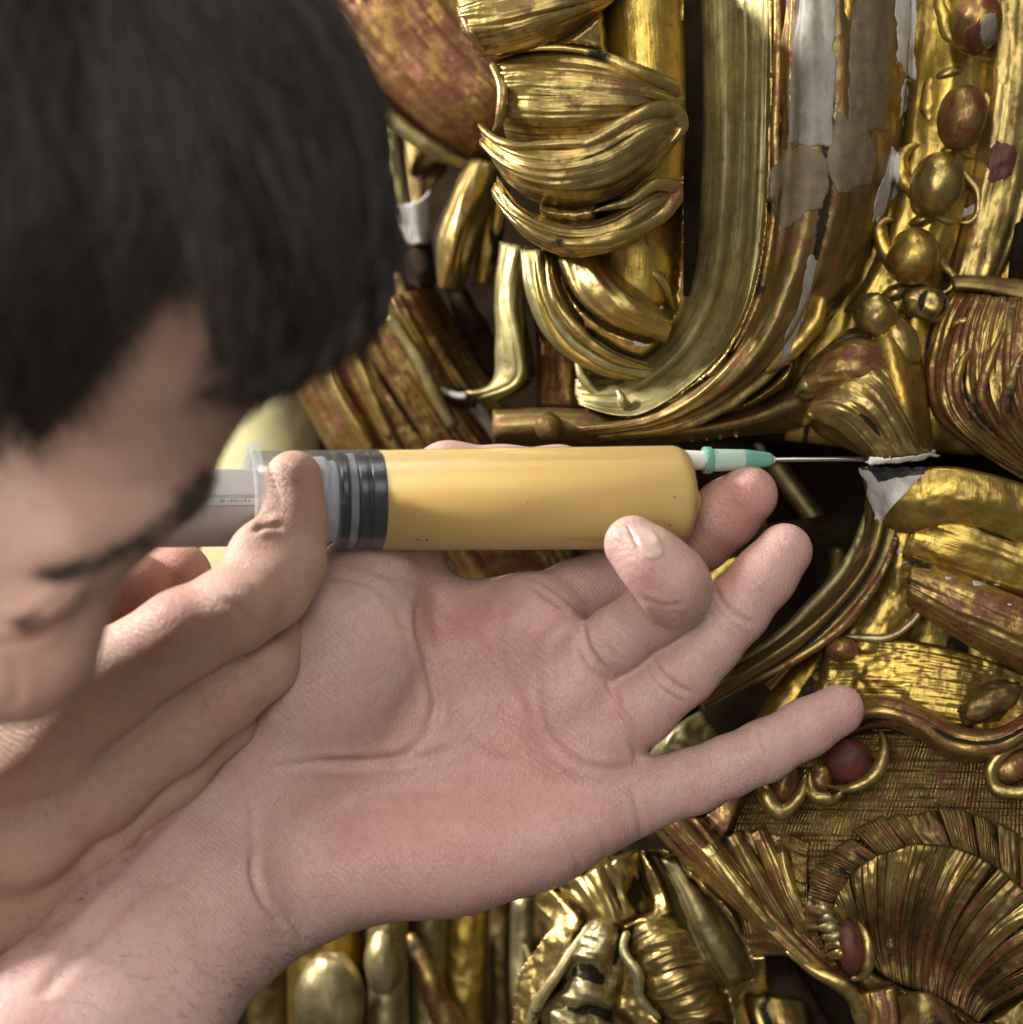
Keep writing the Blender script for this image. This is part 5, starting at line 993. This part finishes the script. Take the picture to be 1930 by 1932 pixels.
def skin():
    m, t, b = nt('skin'); geo = N(t, 'ShaderNodeTexCoord'); L = t.links.new
    n1 = N(t, 'ShaderNodeTexNoise', i_Scale=55.0, i_Detail=5.0, i_Roughness=0.6); L(geo.outputs['Object'], n1.inputs[0])
    n2 = N(t, 'ShaderNodeTexNoise', i_Scale=420.0, i_Detail=4.0, i_Roughness=0.7); L(geo.outputs['Object'], n2.inputs[0])
    fl_ = N(t, 'ShaderNodeAttribute', attribute_name='flush'); ta = N(t, 'ShaderNodeAttribute', attribute_name='tan')
    c = mixc(t, ramp(t, n1.outputs[0], [(0.35, 0.0), (0.7, 1.0)]), (0.56, 0.375, 0.325), (0.51, 0.31, 0.265))
    c = mixc(t, ta.outputs['Fac'], c, mixc(t, n1.outputs[0], (0.56, 0.36, 0.25), (0.49, 0.295, 0.205)))
    c = mixc(t, math_(t, 'MULTIPLY', fl_.outputs['Fac'], 0.9), c, (0.52, 0.205, 0.15))
    c = mixc(t, math_(t, 'MULTIPLY', ramp(t, n2.outputs[0], [(0.45, 0.0), (0.7, 1.0)]), 0.22), c, (0.40, 0.20, 0.14))
    L(c, b.inputs['Base Color'])
    b.inputs['Roughness'].default_value = 0.5; b.inputs['Specular IOR Level'].default_value = 0.45
    b.inputs['Subsurface Weight'].default_value = 0.38; b.inputs['Subsurface Radius'].default_value = (1.0, 0.36, 0.2); b.inputs['Subsurface Scale'].default_value = 0.0022
    vo = N(t, 'ShaderNodeTexVoronoi', feature='DISTANCE_TO_EDGE', i_Scale=900.0); mp = N(t, 'ShaderNodeMapping'); mp.inputs['Rotation'].default_value = (0, math.radians(40), 0); mp.inputs['Scale'].default_value = (1.0, 1.0, 0.55)
    L(geo.outputs['Object'], mp.inputs[0]); L(mp.outputs[0], vo.inputs['Vector'])
    n3 = N(t, 'ShaderNodeTexNoise', i_Scale=1500.0, i_Detail=2.0); L(geo.outputs['Object'], n3.inputs[0])
    wv = N(t, 'ShaderNodeTexWave', wave_type='BANDS', bands_direction='DIAGONAL', i_Scale=260.0, i_Distortion=5.0, i_Detail=1.0); wv.inputs['Detail Scale'].default_value = 0.5; L(geo.outputs['Object'], wv.inputs[0])
    hh = math_(t, 'ADD', math_(t, 'MULTIPLY', ramp(t, vo.outputs[0], [(0.0, 0.0), (0.12, 1.0)]), 0.5), math_(t, 'MULTIPLY', n3.outputs[0], 0.5))
    hh = math_(t, 'ADD', hh, math_(t, 'MULTIPLY', n2.outputs[0], 0.8)); hh = math_(t, 'ADD', hh, math_(t, 'MULTIPLY', wv.outputs[1], 0.35))
    ln = None
    for ang, sc, sd in ((35, (260, 60, 1700), 0.0), (-50, (240, 60, 1500), 3.7), (80, (200, 60, 1300), 8.1)):
        rt = N(t, 'ShaderNodeMapping'); rt.inputs['Rotation'].default_value = (0, math.radians(ang), 0); L(geo.outputs['Object'], rt.inputs[0])
        mp2 = N(t, 'ShaderNodeMapping'); mp2.inputs['Scale'].default_value = sc; mp2.inputs['Location'].default_value = (sd, sd, sd); L(rt.outputs[0], mp2.inputs[0])
        nl = N(t, 'ShaderNodeTexNoise', i_Scale=1.0, i_Detail=2.0, i_Distortion=0.4); L(mp2.outputs[0], nl.inputs[0])
        v = ramp(t, nl.outputs[0], [(0.30, 0.0), (0.40, 1.0)]); ln = v if ln is None else math_(t, 'MULTIPLY', ln, v)
    hh = math_(t, 'ADD', hh, math_(t, 'MULTIPLY', ln, 0.4))
    L(mixc(t, math_(t, 'MULTIPLY', math_(t, 'SUBTRACT', 1.0, ln), 0.2), c, (0.36, 0.15, 0.11)), b.inputs['Base Color'])
    bp = N(t, 'ShaderNodeBump', i_Strength=0.5, i_Distance=0.00038); L(hh, bp.inputs['Height']); L(bp.outputs[0], b.inputs['Normal'])
    rr = math_(t, 'ADD', math_(t, 'MULTIPLY', n2.outputs[0], 0.25), 0.36); L(rr, b.inputs['Roughness'])
    return m
M_SKIN = skin()
def blob(px, py, spots):
    r = np.zeros(px.shape)
    for x, y, s, a in spots: r = np.maximum(r, a * np.exp(-((px - x) ** 2 + (py - y) ** 2) / (s * s)))
    return r
allV, allQ, fl_a, tan_a = [], [], [], []; o_ = 0
flushL = [(1000, 1480, 250, .42), (880, 1560, 260, .45), (700, 1560, 190, .28), (1150, 1480, 120, .3), (1090, 1330, 90, .35), (900, 1180, 90, .45), (1010, 1200, 80, .35), (1400, 960, 75, .8), (1360, 1050, 70, .7), (1240, 1100, 70, .35), (1200, 1010, 60, .25), (1470, 1060, 70, .2), (1580, 1345, 70, .25), (1300, 1270, 50, .3), (1310, 1470, 50, .3), (740, 1440, 50, .5), (1160, 1340, 50, .45), (1160, 1520, 60, .35), (820, 1190, 60, .4)]
flushR = [(560, 940, 60, .45), (300, 1090, 90, .9), (500, 1060, 60, .25), (420, 1330, 60, .2), (388, 1332, 7, 1.0), (386, 1322, 6, 1.0)]
flushH = [(90, 1200, 110, .3), (90, 1290, 80, .5), (45, 1185, 40, .95), (330, 640, 80, .3), (200, 900, 120, .15)]
for V, Q, fs, tn in ((VL, QL, flushL, 0.0), (VR, QR, flushR, 0.8), (VH, QH, flushH, 0.7), (VB, QB, [], 0.6)):
    px, py = W2P(V); f = blob(px, py, fs)
    f = np.clip(f * (0.85 + 0.3 * fbm(V * 0.06, 3) + 0.25 * fbm(V * 0.3, 9)), 0, 1)
    if V is VH: f[V[:, 1] > -90] = 0
    tt = np.full(len(V), tn)
    if V is VL: tt = np.zeros(len(V))
    allV.append(V); allQ.append(Q + o_); o_ += len(V); fl_a.append(f); tan_a.append(tt)
person = mesh_obj('person', np.concatenate(allV), np.concatenate(allQ)[:, ::-1], M_SKIN, None, True, None, {'flush': np.concatenate(fl_a), 'tan': np.concatenate(tan_a)})
person['label'] = 'dark haired person bending over a syringe held in both hands, one palm turned open'; person['category'] = 'person'

def march(F, px, py, d0, d1, n=400):
    """front surface depth of a field along the sight line through a guide point"""
    ds = np.linspace(d0, d1, n); p = P2W(np.stack([np.full(n, px), np.full(n, py), ds], -1))
    g = (p - F.lo) / F.h; i = np.clip(np.floor(g).astype(int), 0, F.n - 2); f = np.clip(g - i, 0, 1); v = 0
    for dx in (0, 1):
        for dy in (0, 1):
            for dz in (0, 1):
                wg = (f[:, 0] if dx else 1 - f[:, 0]) * (f[:, 1] if dy else 1 - f[:, 1]) * (f[:, 2] if dz else 1 - f[:, 2]); v = v + wg * F.a[i[:, 0] + dx, i[:, 1] + dy, i[:, 2] + dz]
    k = np.argmax(v < 0); return ds[k] if v[k] < 0 else d1
# fingernail of the bent middle finger
def nail():
    L_ = crom([(1179, 981, 0), (1190, 1005, 0), (1203, 1034, 0), (1213, 1053, 0)], 26); R_ = crom([(1226, 990, 0), (1246, 1008, 0), (1260, 1034, 0), (1252, 1052, 0)], 26)
    nu = 20; S = np.zeros((nu, 26, 3))
    for j in range(26):
        for i in range(nu):
            u = i / (nu - 1); p = L_[j] * (1 - u) + R_[j] * u; v = j / 25
            p = p + np.array([0, (10 if v > .5 else 4) * (4 * u * (1 - u)) * (v if v > .5 else -1 * (1 - v)) * 1.0, 0])
            d = march(FL, p[0], p[1], -60, 10)
            e = min(min(u, 1 - u) * 5, min(v, 1 - v) * 7, 1); S[i, j] = (p[0], p[1], d - 0.35 * e + 0.25 * (1 - e))
    W = P2W(S); B = W + rays(W) * 0.6; n = nu * 26; q = grid_faces(nu, 26)
    lp = np.concatenate([np.arange(26), np.arange(1, nu) * 26 + 25, (nu - 1) * 26 + np.arange(24, -1, -1), np.arange(nu - 2, 0, -1) * 26]); nx = np.roll(lp, -1)
    m, t, b = nt('fingernail'); b.inputs['Base Color'].default_value = (0.50, 0.33, 0.27, 1); b.inputs['Roughness'].default_value = 0.32; b.inputs['Subsurface Weight'].default_value = .4; b.inputs['Subsurface Scale'].default_value = .002
    mesh_obj('fingernail', np.concatenate([W.reshape(-1, 3), B.reshape(-1, 3)]), np.concatenate([q, q[:, ::-1] + n, np.stack([lp, lp + n, nx + n, nx], -1)]), m, person)
nail()

# ---- hair
def hair_mat(name, c, rough=0.42):
    m, t, b = nt(name); inf = N(t, 'ShaderNodeAttribute', attribute_name='tone')
    t.links.new(mixc(t, inf.outputs['Fac'], tuple(x * .4 for x in c), tuple(x * 2.6 for x in c)), b.inputs['Base Color']); b.inputs['Roughness'].default_value = rough; b.inputs['Specular IOR Level'].default_value = 0.35; return m
M_HAIR = hair_mat('dark_hair', (0.034, 0.027, 0.022)); M_BODYHAIR = hair_mat('body_hair', (0.03, 0.02, 0.015))
def strands(name, paths, rad, mat, k=3):
    """paths (n, m, 3) mm"""
    n, m, _ = paths.shape; T = np.gradient(paths, axis=1); T /= np.maximum(np.linalg.norm(T, axis=-1, keepdims=True), 1e-9)
    s = np.cross(T, np.array([0.3, 1, 0.2])); s /= np.maximum(np.linalg.norm(s, axis=-1, keepdims=True), 1e-9); f = np.cross(s, T)
    A = np.linspace(0, 2 * math.pi, k, endpoint=False); r = rad * np.linspace(1, .25, m)[None, :, None, None]
    if np.ndim(rad): r = rad[:, None, None, None] * np.linspace(1, .25, m)[None, :, None, None]
    V = paths[:, :, None] + (s[:, :, None] * np.cos(A)[:, None] + f[:, :, None] * np.sin(A)[:, None]) * r
    b = np.arange(n)[:, None, None] * m * k; i = np.arange(m - 1)[None, :, None] * k; j = np.arange(k)[None, None]; jn = (j + 1) % k
    q = np.stack([b + i + j, b + i + jn, b + i + k + jn, b + i + k + j], -1).reshape(-1, 4)
    tn_ = np.clip(rng.normal(.25, .15, n) + (0.55 * np.clip(vnoise(paths[:, m // 2] * np.array([.11, .05, .05]), 77) * 1.6, -.3, 1) if n > 3000 else .1), 0, 1); tone = np.repeat(tn_, m * k)
    o = mesh_obj(name, V.reshape(-1, 3), q, mat, person, True, None, {'tone': tone}); return o
# scalp hair follows great arcs of the skull from the crown to the fringe
HC = P2W(np.array((110., 400., -150.)))
def skull(dirs):
    """outer radius of the head field along directions from its centre"""
    lo_, hi_ = np.full(len(dirs), 40.0), np.full(len(dirs), 130.0)
    for _ in range(26):
        mid = (lo_ + hi_) / 2; p = HC + dirs * mid[:, None]; g = np.clip(np.round((p - FA.lo) / FA.h).astype(int), 0, FA.n - 1)
        ins = FA.a[g[:, 0], g[:, 1], g[:, 2]] < 0; lo_ = np.where(ins, mid, lo_); hi_ = np.where(ins, hi_, mid)
    return lo_
crown = np.array([-0.28, -0.35, 0.90]); crown /= np.linalg.norm(crown)
ex = np.array([1.0, 0, 0]) - crown * crown[0]; ex /= np.linalg.norm(ex); ey = np.cross(crown, ex)
def face_side(px, py, d):
    """bare skin: below the hair line"""
    line = np.interp(px, [-400, 0, 82, 164, 246, 300, 349, 378, 396, 404, 451, 513, 575, 640, 700, 745], [1150, 948, 886, 796, 681, 615, 580, 590, 660, 752, 752, 732, 706, 672, 632, 570])
    return (py > line)
def make_hair(n, m=14):
    az = rng.uniform(0, 2 * math.pi, n); s0 = rng.uniform(0.02, 2.0, n) ** 0.9; cl = np.round(az * 14) / 14; clump = rng.uniform(0.3, 0.9, n)
    az2 = az * (1 - 0.35 * clump) + cl * 0.35 * clump
    ln = rng.uniform(0.55, 1.05, n); paths = np.zeros((n, m, 3)); keep = np.ones(n, bool); lift0 = rng.uniform(0.5, 6.0, n) + (rng.random(n) < .06) * rng.uniform(0, 7, n) + 2.5 * np.sin(cl * 5.0 + s0 * 3)
    sw_ = rng.normal(0, .13, n) + .16 * np.sin(az * 9 + 1.3) + .1 * np.sin(az * 23)
    for k in range(m):
        t = k / (m - 1); s = s0 + ln * t; a = az2 + sw_ * t + 0.16 * np.sin(s * 2 + az * 3) * t - 0.25 * t
        d = np.cos(s)[:, None] * crown + np.sin(s)[:, None] * (np.cos(a)[:, None] * ex + np.sin(a)[:, None] * ey)
        r = skull(d) + lift0 * (0.55 + 0.5 * math.sin(math.pi * min(t * .9 + .1, 1))) + 1.5 * np.sin(a * 37 + s * 5) * t
        paths[:, k] = HC + d * r[:, None]
    px, py = W2P(paths); fr_ = paths[:, :, 1] < HC[1] + 62
    bad = (face_side(px, py, 0) & fr_); first = np.where(bad.any(1), bad.argmax(1), m)
    over = rng.integers(-3, 2, n) + (rng.random(n) < .05) * 2
    first = np.clip(first + over, 0, m)
    keep &= first >= 3
    # squeeze each strand into the part that lies on the hairy scalp
    out = np.zeros_like(paths)
    for i in np.where(keep)[0]:
        f = first[i] - 1; q = np.linspace(0, f, m); lo_ = np.floor(q).astype(int); hi_ = np.minimum(lo_ + 1, f); w_ = (q - lo_)[:, None]; out[i] = paths[i, lo_] * (1 - w_) + paths[i, hi_] * w_
    return out[keep]
HP = make_hair(9000)
def wisps():
    P = []
    for (x0, y0, x1, y1, x2, y2, n) in ((560, 640, 470, 735, 350, 752, 60), (600, 640, 540, 720, 430, 775, 50), (480, 640, 430, 720, 330, 770, 40), (640, 600, 600, 690, 520, 745, 60), (410, 600, 400, 690, 360, 740, 30), (300, 560, 330, 600, 352, 660, 16), (250, 640, 230, 720, 150, 830, 30), (330, 560, 280, 640, 262, 720, 24), (680, 560, 660, 640, 590, 712, 50), (720, 500, 722, 590, 660, 680, 50)):
        o = rng.normal(0, 1, (3, 2))
        for _ in range(n):
            j = rng.normal(0, 9, (3, 2)); c = np.array([(x0, y0), (x1, y1), (x2, y2)], float) + j; c[2] += rng.normal(0, 16, 2)
            d0 = rng.uniform(-188, -150); p = crom(np.c_[c, [d0, d0 - 4, d0 + 6]], 14); P.append(P2W(p))
    return np.array(P)
HP = np.concatenate([HP, wisps()])
hair = strands('hair', HP, rng.uniform(.16, .42, len(HP)), M_HAIR); hair['kind'] = 'stuff'
# scalp cap under the strands
VA, QA = nets(FA); VA = relax(VA, QA, 2, 0.5)
fc = VA[QA].mean(1); pxc, pyc = W2P(fc); dirc = fc - HC
up_ok = ~(face_side(pxc, pyc + 48, 0) & (fc[:, 1] < HC[1] + 60)) & (np.linalg.norm(dirc, axis=1) < 125) & (fc[:, 2] > -20) & (fc[:, 0] > -225)
Qc = QA[up_ok]; us, inv_ = np.unique(Qc.ravel(), return_inverse=True); Vc = HC + (VA[us] - HC) * 0.985
cap = mesh_obj('hair_base', Vc, inv_.reshape(-1, 4), M_HAIR, person, True, None, {'tone': np.full(len(Vc), .1)})
# eyebrow and lashes
def brow():
    C = crom([(412, 888, 0), (380, 938, 0), (290, 1014, 0), (215, 1052, 0), (130, 1084, 0), (60, 1092, 0)], 100); P = []
    for _ in range(760):
        q = int(rng.beta(1.25, 1.35) * 92); c = C[q]; tg = C[q + 6] - C[q]; tg = tg / np.linalg.norm(tg); nn = np.array([-tg[1], tg[0]]) * -1
        o_ = rng.normal(7, 15) * (1.15 - q / 140); x, y = c[0] - abs(nn[0]) * o_, c[1] - abs(nn[1]) * o_
        d = march(FH, x, y, -240, -120, 120)
        if d > -121: d = -152.0
        l = rng.uniform(30, 70); a = rng.normal(0, .16); pts = [(x + (tg[0] - a * tg[1]) * l * k, y + (tg[1] + a * tg[0]) * l * k, d - .8 - 1.2 * math.sin(3 * k)) for k in np.linspace(0, 1, 6)]
        P.append(P2W(np.array(pts)))
    return np.array(P)
strands('eyebrow', brow(), .13, hair_mat('brow_hair', (0.05, 0.036, 0.027)))
def lashes():
    P = []
    for _ in range(45):
        t = rng.random(); x, y = 10 + 130 * t, 1178 - 66 * t ** 1.3; d = march(FH, x, y, -250, -120, 120)
        if d > -121: d = -160.0
        l = rng.uniform(30, 60); P.append(P2W(np.array([(x + l * q * .9, y + l * q * .15 + 16 * q * q, d - 1 - 5 * q) for q in np.linspace(0, 1, 6)])))
    return np.array(P)
strands('eyelashes', lashes(), .12, M_HAIR)
# hair on the forearm
def armhair():
    P = []
    for _ in range(300):
        a = rng.random()
        if a < .5:
            t = rng.random(); c = (crom([(30, 1830, 0), (240, 1590, 0), (420, 1402, 0)], 60)[int(t ** 1.3 * 59)] + np.array([rng.exponential(9), rng.exponential(9), 0])); ang = rng.normal(2.5, .5)
        elif a < .8:
            t = rng.random(); c = (crom([(420, 1940, 0), (520, 1846, 0), (620, 1785, 0)], 60)[int(t * 59)] - np.array([rng.exponential(30), rng.exponential(30), 0])); ang = rng.normal(.6, .5)
        else: c = np.array([rng.uniform(100, 420), rng.uniform(1780, 1920), 0]); ang = rng.normal(.2, .6)
        d = march(FL, c[0], c[1], -84, 30, 200)
        if d > 25: continue
        l = rng.uniform(18, 48); P.append(P2W(np.array([(c[0] + math.cos(ang) * l * q + 6 * q * q, c[1] + math.sin(ang) * l * q, d + .15 - 1.5 * math.sin(q * 2.4)) for q in np.linspace(0, 1, 6)])))
    return np.array(P)
ah = strands('arm_hair', armhair(), .045, M_BODYHAIR); ah['kind'] = 'stuff'
